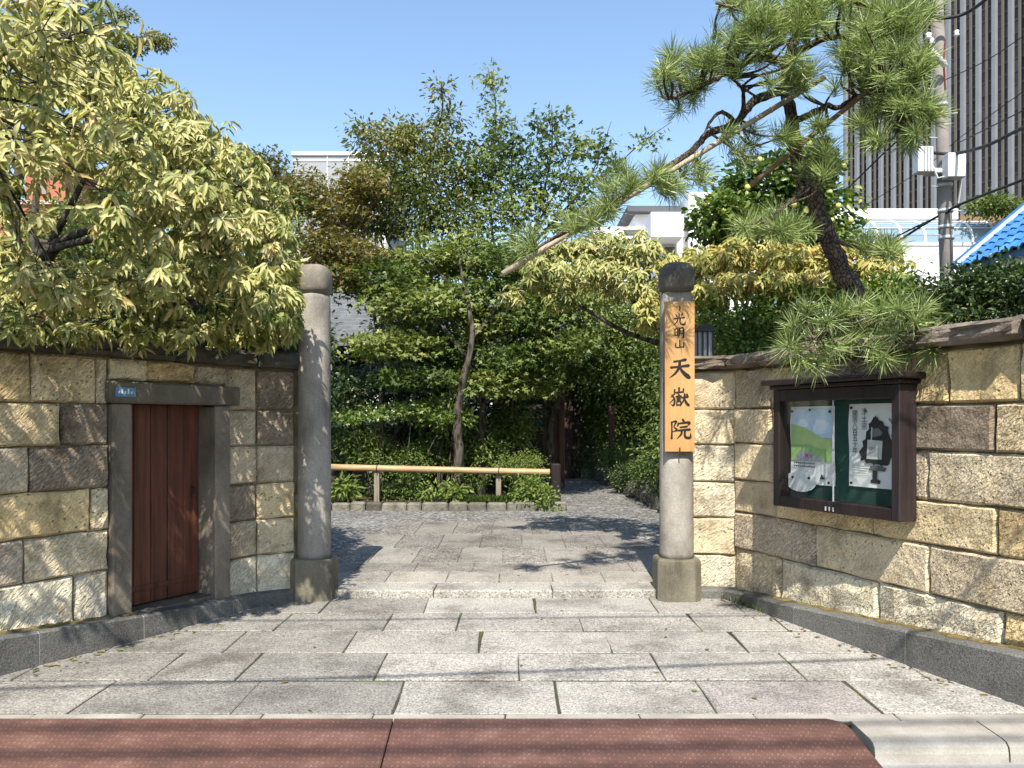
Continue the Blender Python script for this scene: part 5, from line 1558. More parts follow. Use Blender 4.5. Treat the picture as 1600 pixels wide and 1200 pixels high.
make_tree('broadleaf_tree', 'yellowing tree behind the right wall at the foot of the pine', (gx, 8.2, .12),
    [([Vector((gx, 8.2, .1)), Vector((3.0, 8.2, 1.6)), at(1245, 520, 8.1), at(1235, 470, 8.0)], .08, .05),
     ([at(1245, 520, 8.1), at(1180, 470, 8.0), at(1110, 430, 7.9), at(1060, 420, 7.9)], .04, .01),
     ([at(1235, 470, 8.0), at(1300, 430, 7.9), at(1370, 420, 7.8)], .035, .01),
     ([at(1235, 470, 8.0), at(1225, 430, 7.9), at(1210, 400, 7.9)], .03, .01)],
    [(1075, 420, 8.0, 42, 36, .5, 93, .55), (1135, 402, 7.9, 52, 28, .5, 108, .72), (1210, 398, 7.9, 62, 26, .5, 123, .70), (1285, 398, 8.0, 52, 28, .5, 108, .66), (1365, 412, 7.9, 42, 34, .4, 82, .62),
     (1100, 460, 7.7, 55, 22, .4, 78, .55), (1180, 440, 7.6, 66, 22, .45, 108, .65), (1270, 440, 7.6, 66, 22, .45, 108, .6), (1350, 452, 7.6, 50, 22, .4, 68, .5), (1012, 478, 7.6, 20, 32, .25, 39, .55), (1405, 440, 7.6, 25, 20, .3, 30, .45)],
    'leaf_gold', LANCE, 0.09, 0.028, 9, whorl=True, droop=.95, seed=15, n_obj=150, twig_n=22, twr=.0045)

def bush(name, label, clumps, m, shape, L, W, per, seed, spread=.06, group=None, base=None, droop=.2, flat=.8, tsd=.22, cat='shrub', shell=.35, upn=.8, nstem=5):
    c0 = clumps[0]; b = at(*c0[:3])
    by = c0[2]; 
    base = base or Vector((b.x, by, .12))
    rnd = random.Random(seed)
    stems = []
    for i in range(nstem):
        c = clumps[i % len(clumps)]
        e = at(c[0]+rnd.uniform(-.3, .3)*c[3], c[1], c[2])
        s_ = Vector((base[0]+(e.x-base[0])*.35+rnd.uniform(-.04, .04), base[1]+rnd.uniform(-.04, .04), base[2]))
        stems.append(([s_, s_.lerp(e, .5)+Vector((rnd.uniform(-.05, .05), 0, 0)), e], .016, .006))
    return make_tree(name, label, base, stems, clumps, m, shape, L, W, per, spread, droop, False, flat, seed, cat, group, 'bark', 0, 10, shell=shell, tsd=tsd, upn=upn, twr=.003)

bush('evergreen_shrub', 'green leafy shrub behind the right wall between lantern and pine', [(1150, 505, 7.5, 62, 36, .4, 210), (1235, 500, 7.4, 62, 40, .4, 210), (1190, 540, 7.2, 80, 20, .3, 120, .4)], 'leaf_bright', OVAL, .062, .028, 7, 31, .06, base=Vector((2.3, 7.4, .12)))
bush('evergreen_shrub', 'green leafy shrub behind the right wall, right of the pine trunk', [(1330, 490, 7.2, 55, 45, .4, 210), (1400, 475, 7.1, 48, 40, .35, 190), (1370, 520, 6.9, 70, 25, .3, 120, .4)], 'leaf_bright', OVAL, .062, .028, 7, 32, .06, base=Vector((3.2, 7.1, .12)))
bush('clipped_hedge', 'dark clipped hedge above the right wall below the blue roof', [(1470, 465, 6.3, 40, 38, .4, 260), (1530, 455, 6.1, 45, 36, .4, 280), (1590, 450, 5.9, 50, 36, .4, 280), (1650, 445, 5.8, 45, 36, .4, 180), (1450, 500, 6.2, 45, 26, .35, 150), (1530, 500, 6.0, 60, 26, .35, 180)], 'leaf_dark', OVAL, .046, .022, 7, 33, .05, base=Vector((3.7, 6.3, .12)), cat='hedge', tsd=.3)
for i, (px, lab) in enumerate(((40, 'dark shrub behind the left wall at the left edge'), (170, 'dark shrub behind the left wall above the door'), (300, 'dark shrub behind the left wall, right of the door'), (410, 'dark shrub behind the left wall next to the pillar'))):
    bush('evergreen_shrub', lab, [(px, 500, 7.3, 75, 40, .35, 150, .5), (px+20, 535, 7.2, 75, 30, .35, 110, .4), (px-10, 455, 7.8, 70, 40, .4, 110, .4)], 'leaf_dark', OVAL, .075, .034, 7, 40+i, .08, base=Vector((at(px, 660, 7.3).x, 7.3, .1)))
bush('green_tree', 'green tree in the shade behind the large left tree', [(120, 350, 10.5, 90, 50, .6, 220, .6), (40, 400, 10.5, 90, 50, .6, 220, .6), (200, 410, 10.5, 90, 60, .6, 240, .5), (330, 430, 10.2, 90, 60, .6, 240, .5), (420, 350, 11, 50, 60, .5, 160, .5), (250, 330, 11, 80, 50, .6, 150, .5)], 'leaf_green', OVAL, .08, .036, 7, 47, .1, base=Vector((at(150, 660, 10.5).x, 10.5, .12)), cat='tree')

# ------------------------------------------------------------------ citrus tree
make_tree('citrus_tree', 'round-leaved citrus tree with pale yellow fruit behind the pine trunk', (3.6, 10.6, .12),
    [([Vector((3.6, 10.6, .1)), Vector((3.55, 10.6, 2.2)), at(1225, 400, 10.5), at(1230, 330, 10.5)], .09, .05),
     ([at(1225, 400, 10.5), at(1170, 370, 10.3), at(1120, 345, 10.2)], .03, .01), ([at(1230, 330, 10.5), at(1260, 280, 10.4), at(1270, 250, 10.4)], .03, .01)],
    [(1200, 285, 10.6, 52, 40, .5, 180, .4), (1262, 270, 10.4, 42, 40, .5, 171, .6), (1120, 345, 10.2, 36, 34, .4, 152, .55), (1175, 350, 10.1, 45, 34, .4, 152, .5), (1280, 330, 10.3, 40, 42, .4, 162, .6), (1300, 385, 10.2, 35, 30, .4, 104, .6), (1225, 385, 10.2, 50, 25, .4, 114, .45), (1155, 300, 10.7, 25, 25, .4, 66, .4)],
    'leaf_citrus', OVAL, 0.09775, 0.0575, 7, spread=.09, seed=51, twig_n=8)
fr_mb = MB(); fr_mb.lathe([(.006, -.040), (.022, -.034), (.037, -.012), (.038, .010), (.028, .030), (.010, .040)], (0, 0, 0), 12)
fr_me = fr_mb.mesh('fruit', M['fruit'], True)
rf_ = random.Random(6)
for i, (px, py) in enumerate([(1168, 293), (1282, 283), (1301, 268), (1296, 300), (1310, 322), (1329, 345), (1250, 245), (1187, 250), (1240, 320), (1225, 330), (1318, 260), (1100, 320), (1130, 330), (1265, 225), (1288, 240), (1300, 345)]):
    p = at(px, py, 9.9+rf_.uniform(-.1, .2))
    o = inst('citrus_fruit', fr_me, None, Matrix.Translation(p), (.42+rf_.uniform(-.05, .08), .44, .12))
    tag(o, 'small pale yellow citrus fruit among the leaves beside the pine trunk', 'fruit', 'fruit on the citrus tree')

# ------------------------------------------------------------------ courtyard trees
def gtree(name, label, bx, by, mid, limbs, clumps, m, shape, L, W, per, seed, r=.08, **kw):
    base = Vector((at(bx, 660, by).x, by, .2))
    stems = [([base] + [at(*p) for p in mid], r, r*.14)] + [([at(*p) for p in lb[0]], lb[1], lb[2]) for lb in limbs]
    return make_tree(name, label, base, stems, clumps, m, shape, L, W, per, seed=seed, **kw)
gtree('maple_tree', 'reddish-brown maple just right of the left gate pillar', 597, 13.4, [(596, 640, 13.4), (592, 540, 13.4), (575, 450, 13.5), (550, 380, 13.6), (530, 320, 13.7)],
    [([(585, 480, 13.4), (540, 430, 13.4), (490, 380, 13.4)], .03, .008), ([(560, 400, 13.5), (580, 330, 13.5), (570, 280, 13.5)], .025, .008)],
    [(480, 305, 13.6, 34, 30, .7, 192, .45), (530, 335, 13.5, 45, 34, .7, 240, .5), (565, 290, 13.6, 36, 28, .6, 176, .7), (495, 385, 13.3, 45, 26, .7, 208, .5), (550, 395, 13.2, 45, 24, .6, 192, .45), (415, 265, 13.8, 28, 26, .5, 112, .2), (535, 440, 13.2, 40, 16, .5, 112, .5), (440, 310, 13.7, 26, 26, .5, 88, .3)],
    'leaf_maple_red', STAR, 0.06875, 0.075, 8, 61, .06, spread=.13, flat=.35, twig_n=14)
gtree('broadleaf_tree', 'tall green tree in the courtyard before the grey building', 622, 14.6, [(622, 660, 14.6), (626, 560, 14.6), (640, 450, 14.7), (655, 360, 14.8), (665, 270, 14.9), (690, 180, 15), (690, 130, 15)],
    [([(640, 450, 14.7), (600, 360, 14.6), (590, 280, 14.6)], .035, .008), ([(652, 370, 14.8), (700, 310, 14.7), (735, 250, 14.7)], .035, .008), ([(660, 320, 14.8), (640, 260, 14.8), (620, 205, 14.8)], .025, .007)],
    [(615, 225, 14.8, 40, 30, .7, 144, 0.85), (665, 225, 14.9, 45, 30, .7, 156, 0.70), (600, 285, 14.6, 45, 38, .7, 180, 0.40), (675, 285, 14.6, 60, 36, .7, 204, 0.55), (735, 265, 14.7, 40, 45, .7, 156, 0.25), (635, 340, 14.4, 60, 34, .7, 192, 0.25), (715, 335, 14.4, 50, 34, .7, 168, 0.40), (690, 142, 15, 9, 18, .2, 19, 0.70), (700, 185, 15, 18, 18, .3, 36, 0.40), (570, 215, 14.9, 22, 24, .4, 48, 0.55), (580, 340, 14.5, 40, 30, .5, 120, 0.70)],
    'leaf_olive', OVAL, 0.1063, 0.045, 7, 62, .075, spread=.13, twig_n=14)
gtree('slender_tree', 'tall sparse slender-stemmed tree against the sky in the middle', 800, 14.2, [(800, 650, 14.2), (795, 560, 14.2), (800, 460, 14.2), (830, 380, 14.2), (850, 300, 14.2), (862, 230, 14.2), (862, 165, 14.2)],
    [([(800, 460, 14.2), (770, 370, 14.2), (768, 260, 14.2), (775, 170, 14.2), (762, 105, 14.2)], .032, .006), ([(805, 450, 14.2), (800, 340, 14.1), (800, 240, 14.1), (806, 180, 14.1)], .028, .006),
     ([(830, 385, 14.2), (880, 330, 14.2), (920, 290, 14.2), (960, 262, 14.2), (1000, 225, 14.2), (1050, 190, 14.2)], .028, .005), ([(845, 340, 14.2), (885, 270, 14.2), (905, 215, 14.2)], .022, .005), ([(895, 315, 14.2), (930, 260, 14.2), (955, 190, 14.2)], .02, .005)],
    [(766, 135, 14.2, 10, 26, .25, 24, 0.85), (775, 195, 14.2, 20, 28, .4, 41, 0.70), (800, 225, 14.1, 22, 26, .4, 41, 0.25), (858, 190, 14.2, 20, 22, .4, 33, 0.25), (862, 235, 14.2, 30, 24, .4, 50, 0.40), (908, 225, 14.2, 22, 18, .35, 30, 0.85), (945, 235, 14.2, 14, 20, .3, 20, 0.25), (775, 270, 14.1, 32, 36, .5, 74, 0.55), (835, 285, 14.1, 40, 34, .5, 84, 0.25), (900, 285, 14.1, 36, 26, .5, 56, 0.55), (960, 265, 14.2, 22, 14, .3, 24, 0.70), (860, 335, 14, 50, 28, .5, 93, 0.85), (780, 340, 14, 42, 30, .5, 93, 0.70), (1010, 215, 14.2, 22, 12, .25, 13, 0.70), (925, 330, 14, 36, 20, .4, 46, 0.70)],
    'leaf_green', STAR, 0.091, 0.0858, 6, 63, .06, spread=.12, flat=.6, twig_n=12, droop=.7)
gtree('maple_tree', 'dark dense maple with a thick trunk behind the bamboo rail', 718, 13.0, [(716, 700, 12.9), (716, 640, 12.8), (725, 590, 12.7), (738, 530, 12.7), (732, 480, 12.8), (722, 430, 13.0), (715, 390, 13.1)],
    [([(738, 530, 13.0), (775, 480, 13.0), (800, 430, 13.0)], .05, .01), ([(730, 560, 13.0), (690, 510, 12.9), (640, 470, 12.8), (580, 450, 12.8)], .045, .01), ([(728, 480, 13.1), (690, 430, 13.2), (660, 400, 13.2)], .04, .01)],
    [(600, 440, 13.2, 55, 32, .7, 205, 0.40), (665, 410, 13.8, 60, 34, .7, 227, 0.85), (735, 400, 13.8, 60, 38, .7, 227, 0.85), (790, 420, 13.3, 45, 42, .6, 184, 0.40), (640, 480, 12.9, 60, 26, .6, 205, 0.85), (710, 470, 13.4, 60, 34, .6, 205, 0.70), (620, 540, 12.8, 60, 22, .5, 162, 0.85), (690, 545, 13.3, 60, 24, .5, 162, 0.25), (760, 510, 13.5, 45, 30, .6, 151, 0.85), (640, 590, 12.8, 50, 16, .4, 86, 0.25)],
    'leaf_green', STAR, 0.08143, 0.08424, 9, 64, .10, spread=.15, flat=.3, twig_n=16)
gtree('maple_tree', 'leaning green maple left of the path with a forked trunk', 752, 13.6, [(754, 640, 13.6), (770, 610, 13.6), (795, 565, 13.5), (803, 520, 13.5), (818, 460, 13.5)],
    [([(797, 560, 13.5), (840, 530, 13.5), (890, 490, 13.5)], .04, .01), ([(803, 520, 13.5), (812, 450, 13.4), (850, 410, 13.4)], .035, .01)],
    [(850, 430, 13.6, 50, 32, .6, 212, 0.55), (900, 470, 13.6, 50, 34, .6, 212, 0.85), (830, 490, 13.3, 50, 34, .6, 212, 0.40), (800, 560, 13.2, 50, 22, .5, 137, 0.40), (870, 540, 13.4, 50, 26, .6, 187, 0.70), (760, 600, 13.1, 45, 18, .4, 112, 0.85), (830, 600, 13.6, 40, 18, .4, 112, 0.85)],
    'leaf_green', STAR, 0.0819, 0.0819, 9, 65, .085, spread=.15, flat=.35, twig_n=14)
gtree('maple_tree', 'dark gnarled tree beside the inner wooden gate', 862, 15.2, [(858, 690, 15.2), (862, 650, 15.2), (874, 615, 15.2), (890, 570, 15.1), (930, 540, 15.0)],
    [([(866, 640, 15.2), (850, 610, 15.2), (840, 590, 15.2)], .05, .02), ([(890, 570, 15.1), (950, 510, 15.0), (1010, 500, 15)], .04, .01)],
    [(930, 520, 15.2, 55, 34, .7, 272, 0.70), (990, 510, 15.2, 45, 40, .7, 240, 0.70), (960, 570, 15, 55, 30, .7, 256, 0.40), (1010, 570, 15, 36, 40, .6, 192, 0.40), (900, 570, 15, 35, 20, .5, 128, 0.40)],
    'leaf_green', OVAL, 0.091, 0.0416, 8, 66, .10, spread=.15, twig_n=14)
gtree('broadleaf_tree', 'tree with a bare trunk right of the path behind the hedges', 984, 18.5, [(983, 690, 18.5), (982, 640, 18.5), (990, 590, 18.5), (985, 520, 18.5)],
    [([(985, 620, 18.5), (950, 580, 18.4), (920, 560, 18.4)], .04, .01)],
    [(940, 600, 18.5, 50, 36, .8, 340), (1000, 610, 18.4, 50, 40, .8, 340), (970, 660, 18.6, 55, 30, .8, 300), (1040, 640, 18.2, 40, 60, .8, 300), (920, 650, 19.5, 30, 36, .6, 180, .7)],
    'leaf_green', OVAL, 0.108, 0.048, 7, 67, .08, spread=.18, twig_n=10)
gtree('evergreen_tree', 'dark evergreen behind the left gate pillar in the courtyard', 545, 14.2, [(545, 640, 14.2), (545, 560, 14.2), (542, 520, 14.2)], [],
    [(540, 610, 14.0, 40, 34, .6, 140), (550, 665, 13.9, 40, 30, .6, 120), (535, 705, 13.8, 36, 30, .5, 100)],
    'leaf_dark', OVAL, .10, .045, 7, 68, .06, spread=.14, twig_n=8)
gtree('evergreen_tree', 'dark evergreen in the depth between the courtyard trunks', 670, 15.0, [(670, 650, 15.0), (668, 600, 15), (672, 560, 15)], [],
    [(600, 600, 15.0, 45, 40, .5, 198, .35), (670, 600, 15.0, 50, 40, .5, 216, .3), (740, 590, 15.0, 45, 40, .5, 198, .35), (810, 560, 15.2, 50, 45, .5, 216, .35), (800, 640, 15.0, 45, 30, .4, 162, .4), (690, 660, 14.9, 60, 25, .4, 162, .35), (640, 520, 15.4, 40, 30, .5, 216, .4), (720, 520, 15.4, 60, 40, .5, 234, .35), (830, 470, 15.8, 60, 40, .5, 216, .4), (940, 450, 16, 60, 50, .6, 252, .4)],
    'leaf_dark', OVAL, 0.102, 0.048, 7, 69, .06, spread=.16, twig_n=8)
for i, (px, Y, lab) in enumerate(((900, 23, 'dark tree at the end of the path'), (960, 25, 'dark tree closing the view between the path and the hedges'), (1010, 22, 'dark tree at the far right end of the path'), (1080, 13, 'green tree behind the right gate pillar'), (455, 17, 'dark tree behind the left gate pillar'), (1140, 15, 'dark green tree behind the yellowing tree'))):
    gtree('evergreen_tree', lab, px, Y, [(px, 620, Y), (px+4, 560, Y)], [], [(px-20, 520, Y, 50, 40, .9, 260), (px+25, 540, Y, 50, 40, .9, 260), (px, 590, Y-.3, 60, 45, .9, 360), (px+10, 650, Y-.4, 62, 45, .8, 380), (px-5, 705, Y-.4, 62, 35, .8, 300)],
        'leaf_dark' if i != 3 else 'leaf_green', OVAL, .006*Y, .0027*Y, 7, 80+i, .09, spread=.011*Y, twig_n=6)
bush('maple_spray', 'low bright green maple spray before the dark courtyard wall', [(590, 648, 12.9, 40, 9, .4, 60, .6), (640, 640, 12.9, 45, 10, .4, 70, .7), (690, 652, 12.9, 35, 9, .3, 45, .5), (540, 652, 13, 25, 8, .3, 26, .5)], 'leaf_bright', STAR, .06, .06, 8, 90, .12, base=Vector((at(612, 660, 13).x, 13, .24)), flat=.3)
make_tree('crape_myrtle', 'fine-leaved crape myrtle sprays against the sky at upper left', (at(40, 660, 9).x, 9, .12),
    [([Vector((at(40, 660, 9).x, 9, .1)), at(50, 400, 9), at(70, 200, 9), at(95, 90, 9), at(120, 20, 9)], .05, .012), ([at(85, 130, 9), at(130, 92, 9), at(190, 75, 9), at(262, 68, 9)], .014, .004), ([at(95, 90, 9), at(140, 50, 9), at(190, 28, 9)], .012, .004), ([at(90, 110, 9), at(140, 100, 9), at(185, 92, 9)], .010, .004)],
    [(205, 72, 9, 24, 9, .15, 60), (240, 64, 9, 22, 8, .15, 50, .8), (165, 62, 9, 24, 16, .2, 70), (140, 25, 9, 34, 22, .25, 90), (190, 24, 9, 20, 6, .12, 34, .8), (180, 92, 9, 18, 6, .15, 30, .8), (260, 68, 9, 10, 6, .08, 20, .9)],
    'leaf_olive', OVAL, .040, .020, 8, spread=.035, seed=91, twig_n=14, twr=.003)

# ------------------------------------------------------------------ bed plants and hedges
bush('clipped_bush', 'leafy green bush behind the bamboo rail near its left post', [(640, 725, 13.1, 42, 30, .35, 220, .6), (640, 765, 12.9, 36, 18, .3, 90, .5)], 'leaf_bright', OVAL, .045, .022, 8, 101, .06, base=Vector((at(640, 660, 13.1).x, 13.1, .24)))
bush('clipped_bush', 'rounded bright green azalea behind the right end of the bamboo rail', [(820, 724, 13.2, 36, 18, .35, 260, .85), (820, 745, 13.1, 36, 15, .3, 110, .7)], 'leaf_bright', OVAL, .032, .016, 9, 102, .05, base=Vector((at(820, 660, 13.2).x, 13.2, .24)))
bush('pale_leaf_plant', 'pale large-leaved plant under the left end of the bamboo rail', [(538, 762, 12.5, 20, 14, .2, 40, .9)], 'leaf_bright', LANCE, .13, .05, 5, 103, .05, base=Vector((at(538, 660, 12.5).x, 12.5, .24)), cat='plant')
bush('pale_leaf_plant', 'pale-leaved plant under the middle of the bamboo rail', [(705, 768, 12.5, 24, 11, .2, 46, .85), (672, 768, 12.5, 14, 10, .2, 22, .7)], 'leaf_bright', LANCE, .10, .04, 5, 104, .05, base=Vector((at(700, 660, 12.5).x, 12.5, .24)), cat='plant')
bush('flowering_shrub', 'leafy shrub spilling over the edging at the right end of the bed', [(835, 770, 12.4, 28, 20, .25, 110, .8), (855, 785, 12.3, 18, 12, .2, 50, .7), (815, 765, 12.5, 16, 16, .2, 50, .6)], 'leaf_bright', OVAL, .06, .032, 6, 105, .06, base=Vector((at(838, 660, 12.45).x, 12.45, .24)))
bush('low_shrub', 'dark low shrub in the bed left of the middle trunk', [(590, 765, 12.9, 24, 14, .2, 60, .4), (740, 750, 12.9, 26, 16, .2, 70, .4)], 'leaf_green', OVAL, .05, .025, 7, 106, .06, base=Vector((at(600, 660, 12.9).x, 12.9, .24)))
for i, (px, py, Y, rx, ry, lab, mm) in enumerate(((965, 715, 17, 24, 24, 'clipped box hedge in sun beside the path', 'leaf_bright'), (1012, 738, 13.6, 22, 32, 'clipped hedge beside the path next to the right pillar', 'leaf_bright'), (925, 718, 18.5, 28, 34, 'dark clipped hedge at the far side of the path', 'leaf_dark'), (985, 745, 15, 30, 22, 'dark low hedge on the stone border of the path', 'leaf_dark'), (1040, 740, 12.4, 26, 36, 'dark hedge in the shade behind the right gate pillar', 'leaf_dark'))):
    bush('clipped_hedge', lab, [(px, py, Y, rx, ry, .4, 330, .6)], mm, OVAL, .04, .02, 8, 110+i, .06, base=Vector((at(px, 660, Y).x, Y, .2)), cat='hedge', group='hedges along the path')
bush('terrace_plants', 'green planting on the terrace beside the blue roof', [(1545, 320, 44.5, 22, 9, .8, 160, .5), (1580, 328, 44.5, 14, 6, .6, 80, .6)], 'leaf_green', OVAL, .22, .12, 6, 130, .25, base=Vector((at(1550, 660, 46.9).x, 46.9, 13.2)), nstem=3)
for i, (px, py, Y, rx, ry, lab) in enumerate(((575, 700, 13.4, 36, 26, 'dark leafy shrub left of the first courtyard trunk'), (672, 705, 13.7, 34, 26, 'leafy shrub between the courtyard trunks behind the rail'), (752, 700, 13.8, 34, 30, 'leafy shrub right of the thick courtyard trunk'), (790, 660, 14.3, 45, 26, 'hanging leafy boughs before the dark wall near the gate'), (690, 640, 13.3, 55, 20, 'hanging leafy boughs around the thick trunk'))):
    bush('evergreen_shrub', lab, [(px, py, Y, rx, ry, .35, 170, .55), (px+12, py+14, Y-.2, rx*.8, ry*.7, .25, 80, .7)], 'leaf_green', OVAL, .085, .038, 7, 140+i, .09, base=Vector((at(px, 660, Y).x, Y, .24)))
# stone border right of the path
sb = thing('stone_border', 'row of rough dark stones edging the path on its right', 'edging', (2.2, 14.5, .15))
rs = random.Random(77)
for i in range(14):
    f = i/13; p = Vector((2.38-.36*f, 12.0+6.0*f, 0))
    r_ = rs.uniform(.13, .2); t_ = rs.uniform(.06, .12)
    mb = MB(); mb.lathe([(r_*.9, 0), (r_*1.05, .08), (r_*.95, .2), (r_*.6, .28+rs.uniform(0, .08)), (r_*.2, .33)], (p.x, p.y, .12), 8, lambda x, y, z: (x*(1+.2*math.sin(z*30+i)), y*1.1))
    mb.build('stone', M['coping'], sb, color=(t_*1.05, t_, t_*.85))

def grass(name, label, poly_fn, n, seed, h, z, m='leaf_bright', kind='stuff'):
    rng = np.random.default_rng(seed)
    P = np.array([poly_fn(rng) for _ in range(n)]); P = np.column_stack([P, np.full(n, z)])
    D = np.array([0, 0, 1.]) + rng.normal(size=(n, 3))*np.array([.45, .45, .1]); NN = rng.normal(size=(n, 3))+np.array([0, -1, .2])
    me = cloud_mesh(name, DIAM, P, D, NN, h*rng.uniform(.5, 1.2, n), np.full(n, .006), np.clip(rng.normal(size=n)*.2+.5, 0, 1), M[m])
    return tag(inst(name, me, None, Matrix.Identity(4)), label, 'grass', None, kind)
grass('grass', 'grass tuft in the bed by the right rail post', lambda r: (r.uniform(-.75, .1), 12.42+abs(r.normal())*.14), 900, 1, .14, .235)
def lawn(r):
    y = r.uniform(9.9, 12.2); return (r.uniform(-2.95, -2.42)*y/10.6-.0, y)
grass('lawn', 'small patch of bright lawn beside the left gate pillar', lawn, 5200, 2, .05, gi(11)+.0)
sheet('lawn_soil', [(-3.6,9.9,gi(9.9)-.006),(-2.42,9.9,gi(9.9)-.006),(-2.72,11.9,gi(11.9)-.006),(-3.9,11.9,gi(11.9)-.006)], M['soil'])
# fallen leaves gathered at the foot of the walls
def litter():
    rng = np.random.default_rng(12); P = []
    for _ in range(70):
        s_ = rng.uniform(LP.spx(10), LP.spx(445)); q = LP.at(s_, .15+abs(rng.normal())*.10, 0); P.append((q.x, q.y, g(q.y)+.004))
    for _ in range(50):
        s_ = rng.uniform(RP.spx(1150), RP.spx(1590)); q = RP.at(s_, .15+abs(rng.normal())*.08, 0); P.append((q.x, q.y, g(q.y)+.004))
    for _ in range(40):
        y = rng.uniform(4.05, 8.5); x = rng.uniform(-1.4, 1.3); P.append((x, y, (g(y) if y < 6.6 else gi(y))+.004))
    n = len(P); D = rng.normal(size=(n, 3))*np.array([1, 1, .1]); NN = np.array([0, 0, 1.])+rng.normal(size=(n, 3))*.2
    me = cloud_mesh('leaf_litter', OVAL, np.array(P), D, NN, rng.uniform(.02, .055, n), rng.uniform(.010, .022, n), rng.uniform(.2, 1, n), M['leaf_maple_red'])
    tag(inst('leaf_litter', me, None, Matrix.Identity(4)), 'scattered small dry leaves on the paving along the walls', 'litter', None, 'stuff')
litter()
# tufts of weed at the foot of the walls
def weed(r):
    s = RP.spx(r.uniform(1150, 1215)); p = RP.at(s, .13+abs(r.normal())*.015, 0); return (p.x, p.y)
grass('weeds', 'sparse weeds at the foot of the right wall', weed, 60, 3, .06, g(6.4)-.0)

# ================================================================== pine
rp = random.Random(9); rpn = np.random.default_rng(9)
pb = Vector((2.72, 6.45, .12))
pine = thing('pine_tree', 'tall crooked black pine leaning out over the right wall and notice board', 'tree', pb)
YT = 6.1
SKEL = []
def pstem(name, pts, r0, r1, n=10, wob=.25):
    P = smoothpath(pts, 6); k = len(P)
    rr = [r0+(r1-r0)*(i/(k-1))**.85 for i in range(k)]
    P = [p+Vector((rp.uniform(-1, 1), rp.uniform(-1, 1), rp.uniform(-1, 1)))*r*wob for p, r in zip(P, rr)]
    mb = MB(); mb.tube(P, rr, n, True, .14, rp); mb.build(name, M['bark_pine'], pine, smooth=True)
    SKEL.extend(P)
pstem('trunk', [pb, Vector((2.70, 6.4, 1.2)), at(1338, 480, 6.25), at(1317, 429, 6.2), at(1292, 367, 6.15), at(1271, 308, 6.1), at(1250, 262, 6.05), at(1241, 225, 6.05), at(1237, 180, 6.0), at(1228, 135, 6.0), at(1234, 85, 6.0), at(1246, 45, 6.0), at(1252, -20, 6.0), at(1256, -90, 6.0)], .086, .024, 14, .12)
pstem('limb', [at(1230, 138, 6.0), at(1179, 158, 5.95), at(1150, 192, 5.9), at(1104, 212, 5.8), at(1075, 240, 5.75), at(1012, 279, 5.7), at(950, 318, 5.65), at(890, 356, 5.6), at(840, 388, 5.6)], .036, .010)
pstem('limb', [at(1233, 100, 6.0), at(1190, 90, 5.9), at(1150, 105, 5.8), at(1115, 125, 5.7), at(1070, 145, 5.6), at(1045, 155, 5.6)], .035, .010)
pstem('limb', [at(1240, 190, 6.0), at(1275, 175, 5.9), at(1292, 165, 5.8), at(1310, 168, 5.8), at(1340, 150, 5.7), at(1380, 145, 5.6), at(1420, 160, 5.5)], .028, .010)
pstem('limb', [at(1236, 85, 6.0), at(1290, 60, 5.9), at(1340, 62, 5.8), at(1385, 70, 5.7), at(1425, 90, 5.6)], .028, .010)
pstem('limb', [at(1246, 45, 6.0), at(1200, 25, 5.9), at(1160, 10, 5.8), at(1120, 5, 5.7)], .03, .010)
pstem('limb', [at(1252, 10, 6.0), at(1310, 0, 5.9), at(1370, 10, 5.8)], .03, .010)
pstem('limb', [at(1150, 192, 5.9), at(1128, 175, 5.8), at(1110, 190, 5.7), at(1098, 215, 5.65)], .018, .007)
pstem('limb', [at(1162, 176, 5.9), at(1160, 140, 5.8), at(1140, 120, 5.7)], .018, .008)
pstem('limb', [at(1262, 285, 6.1), at(1230, 320, 5.8), at(1190, 345, 5.6)], .022, .008)
pstem('limb', [at(1296, 372, 6.15), at(1330, 385, 5.8), at(1370, 395, 5.6)], .022, .008)
pstem('limb', [at(1330, 455, 6.2), at(1345, 480, 5.7), at(1352, 500, 5.3), at(1350, 512, 5.05)], .045, .022)
pstem('limb', [at(1350, 508, 5.1), at(1310, 512, 4.95), at(1275, 525, 4.85), at(1250, 540, 4.85)], .018, .008)
pstem('limb', [at(1352, 508, 5.1), at(1395, 505, 4.95), at(1430, 515, 4.85), at(1455, 525, 4.8)], .018, .008)
# needle tufts
def tuft_mesh(n, seed, cone):
    rng = np.random.default_rng(seed)
    a = rng.uniform(0, 2*np.pi, n); c = rng.uniform(math.cos(cone), 1, n); s_ = np.sqrt(1-c*c)
    D = np.column_stack([s_*np.cos(a), s_*np.sin(a), c]) + rng.normal(size=(n, 3))*.06
    P = np.column_stack([rng.normal(size=n)*.004, rng.normal(size=n)*.004, rng.uniform(-.07, .01, n)])
    L = rng.uniform(.10, .175, n); W = np.full(n, .0031)
    shp = (np.array([(0, -.5, 0), (0, .5, 0), (.6, .42, -.03), (1, 0, -.09), (.6, -.42, -.03)], float), [(0, 1, 2, 3, 4)])
    me = cloud_mesh('needle_tuft', shp, P, D, rng.normal(size=(n, 3)), L, W, np.clip(rng.normal(size=n)*.22+.5, 0, 1), M['needle'])
    return me
TM = [tuft_mesh(92, 200+i, RAD(95 if i < 4 else 70)) for i in range(6)]
tw_mb = MB()
SKA = None
tufts = []
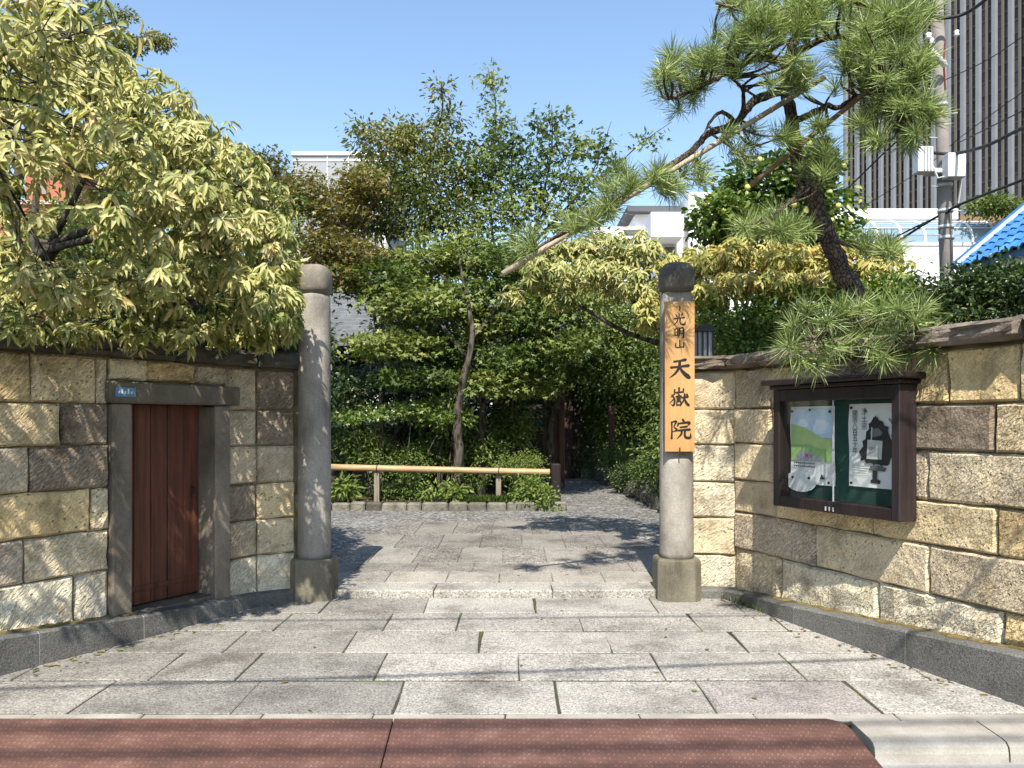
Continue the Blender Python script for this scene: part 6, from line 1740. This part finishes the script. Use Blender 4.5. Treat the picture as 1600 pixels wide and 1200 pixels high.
for px, py, rx, ry, n, Y, dY in [(1060, 130, 48, 46, 16, 5.6, .3), (1140, 80, 60, 40, 22, 5.7, .4), (1195, 30, 85, 40, 28, 5.8, .5), (1300, 25, 95, 42, 32, 5.8, .5), (1395, 75, 62, 58, 34, 5.6, .5), (1400, 178, 60, 54, 30, 5.5, .4), (1330, 100, 50, 45, 16, 5.5, .4),
                              (1235, 110, 42, 34, 10, 5.6, .3), (1262, 215, 42, 26, 8, 5.7, .2), (1215, 350, 58, 20, 11, 5.6, .3), (1365, 392, 38, 20, 7, 5.5, .2), (1035, 285, 36, 22, 8, 5.6, .2), (972, 285, 30, 22, 6, 5.6, .2), (905, 345, 26, 16, 5, 5.55, .2),
                              (825, 382, 24, 12, 4, 5.5, .15), (1090, 262, 28, 20, 4, 5.7, .2), (940, 322, 22, 14, 4, 5.6, .15), (1160, 225, 40, 25, 5, 5.8, .2), (1430, 20, 30, 30, 8, 5.6, .3), (1290, 265, 36, 24, 5, 5.7, .2)]:
    for _ in range(n):
        a = rp.uniform(0, 6.283); q = math.sqrt(rp.random())
        tufts.append((at(px+rx*q*math.cos(a), py+ry*q*math.sin(a), Y+rp.uniform(-dY, dY)), .103e1+rp.uniform(-.12, .15)))
for px, py in [(1238, 505), (1230, 540), (1252, 562), (1278, 572), (1268, 530), (1295, 500), (1262, 480), (1318, 485), (1345, 478), (1335, 525), (1375, 485), (1405, 482), (1365, 545), (1395, 520), (1430, 500), (1425, 545), (1452, 520), (1460, 548), (1310, 545), (1290, 545), (1440, 480), (1380, 560)]:
    tufts.append((at(px, py, 4.85+rp.uniform(-.15, .15)), 1.05+rp.uniform(-.08, .12)))
SKA = np.array(SKEL)
for p, sc in tufts:
    k = int(np.argmin(np.linalg.norm(SKA-np.array(p), axis=1))); s_ = Vector(SKA[k])
    d = (p-s_); L_ = d.length
    mid = s_.lerp(p, .5)+Vector((rp.uniform(-1, 1), rp.uniform(-1, 1), rp.uniform(-1.2, .4)))*.16*L_
    tw_mb.tube(smoothpath([s_, mid, p], 4), [.011-.006*i/8 for i in range(9)], 5, False, .15, rp)
    ax = (p-mid).normalized()*.8+Vector((0, -.1, .75))+Vector((rp.uniform(-.4, .4), rp.uniform(-.4, .4), rp.uniform(-.3, .3)))
    if p.z < 2.5 and p.y < 5.2: ax = (p-mid).normalized()+Vector((0, -.55, rp.uniform(-.15, .45)))
    R_ = ax.normalized().to_track_quat('Z', 'Y').to_matrix().to_4x4()
    inst('needle_tuft', rp.choice(TM), pine, Matrix.Translation(p) @ R_ @ Matrix.Rotation(rp.uniform(0, 6.28), 4, 'Z') @ Matrix.Scale(sc, 4))
tag(tw_mb.build('twigs', M['bark_pine'], pine), kind='stuff')

# bamboo and timber props tied to the pine
def prop(name, a, b, r, m, label, nodes=True):
    P = []; rad = []
    n = 12
    for i in range(n):
        for k, f in ((0, 1), (.85, .97), (.92, 1.12)): P.append(a.lerp(b, (i+k)/n)); rad.append(r*f if nodes else r)
    P.append(b); rad.append(r)
    mb = MB(); mb.tube(P, rad, 10); o = mb.build(name, M[m], None, smooth=True, color=(1, 1, 1))
    tag(o, label, 'pole'); return o
prop('bamboo_prop', at(785, 428, 5.56), at(1288, 121, 5.88), .020, 'old_bamboo', 'long bamboo pole that props the pine branch reaching over the gate')
prop('timber_prop', at(1388, 116, 5.5), at(1172, 290, 6.05), .018, 'brown_pole', 'brown pole tied slantwise behind the pine trunk', False)
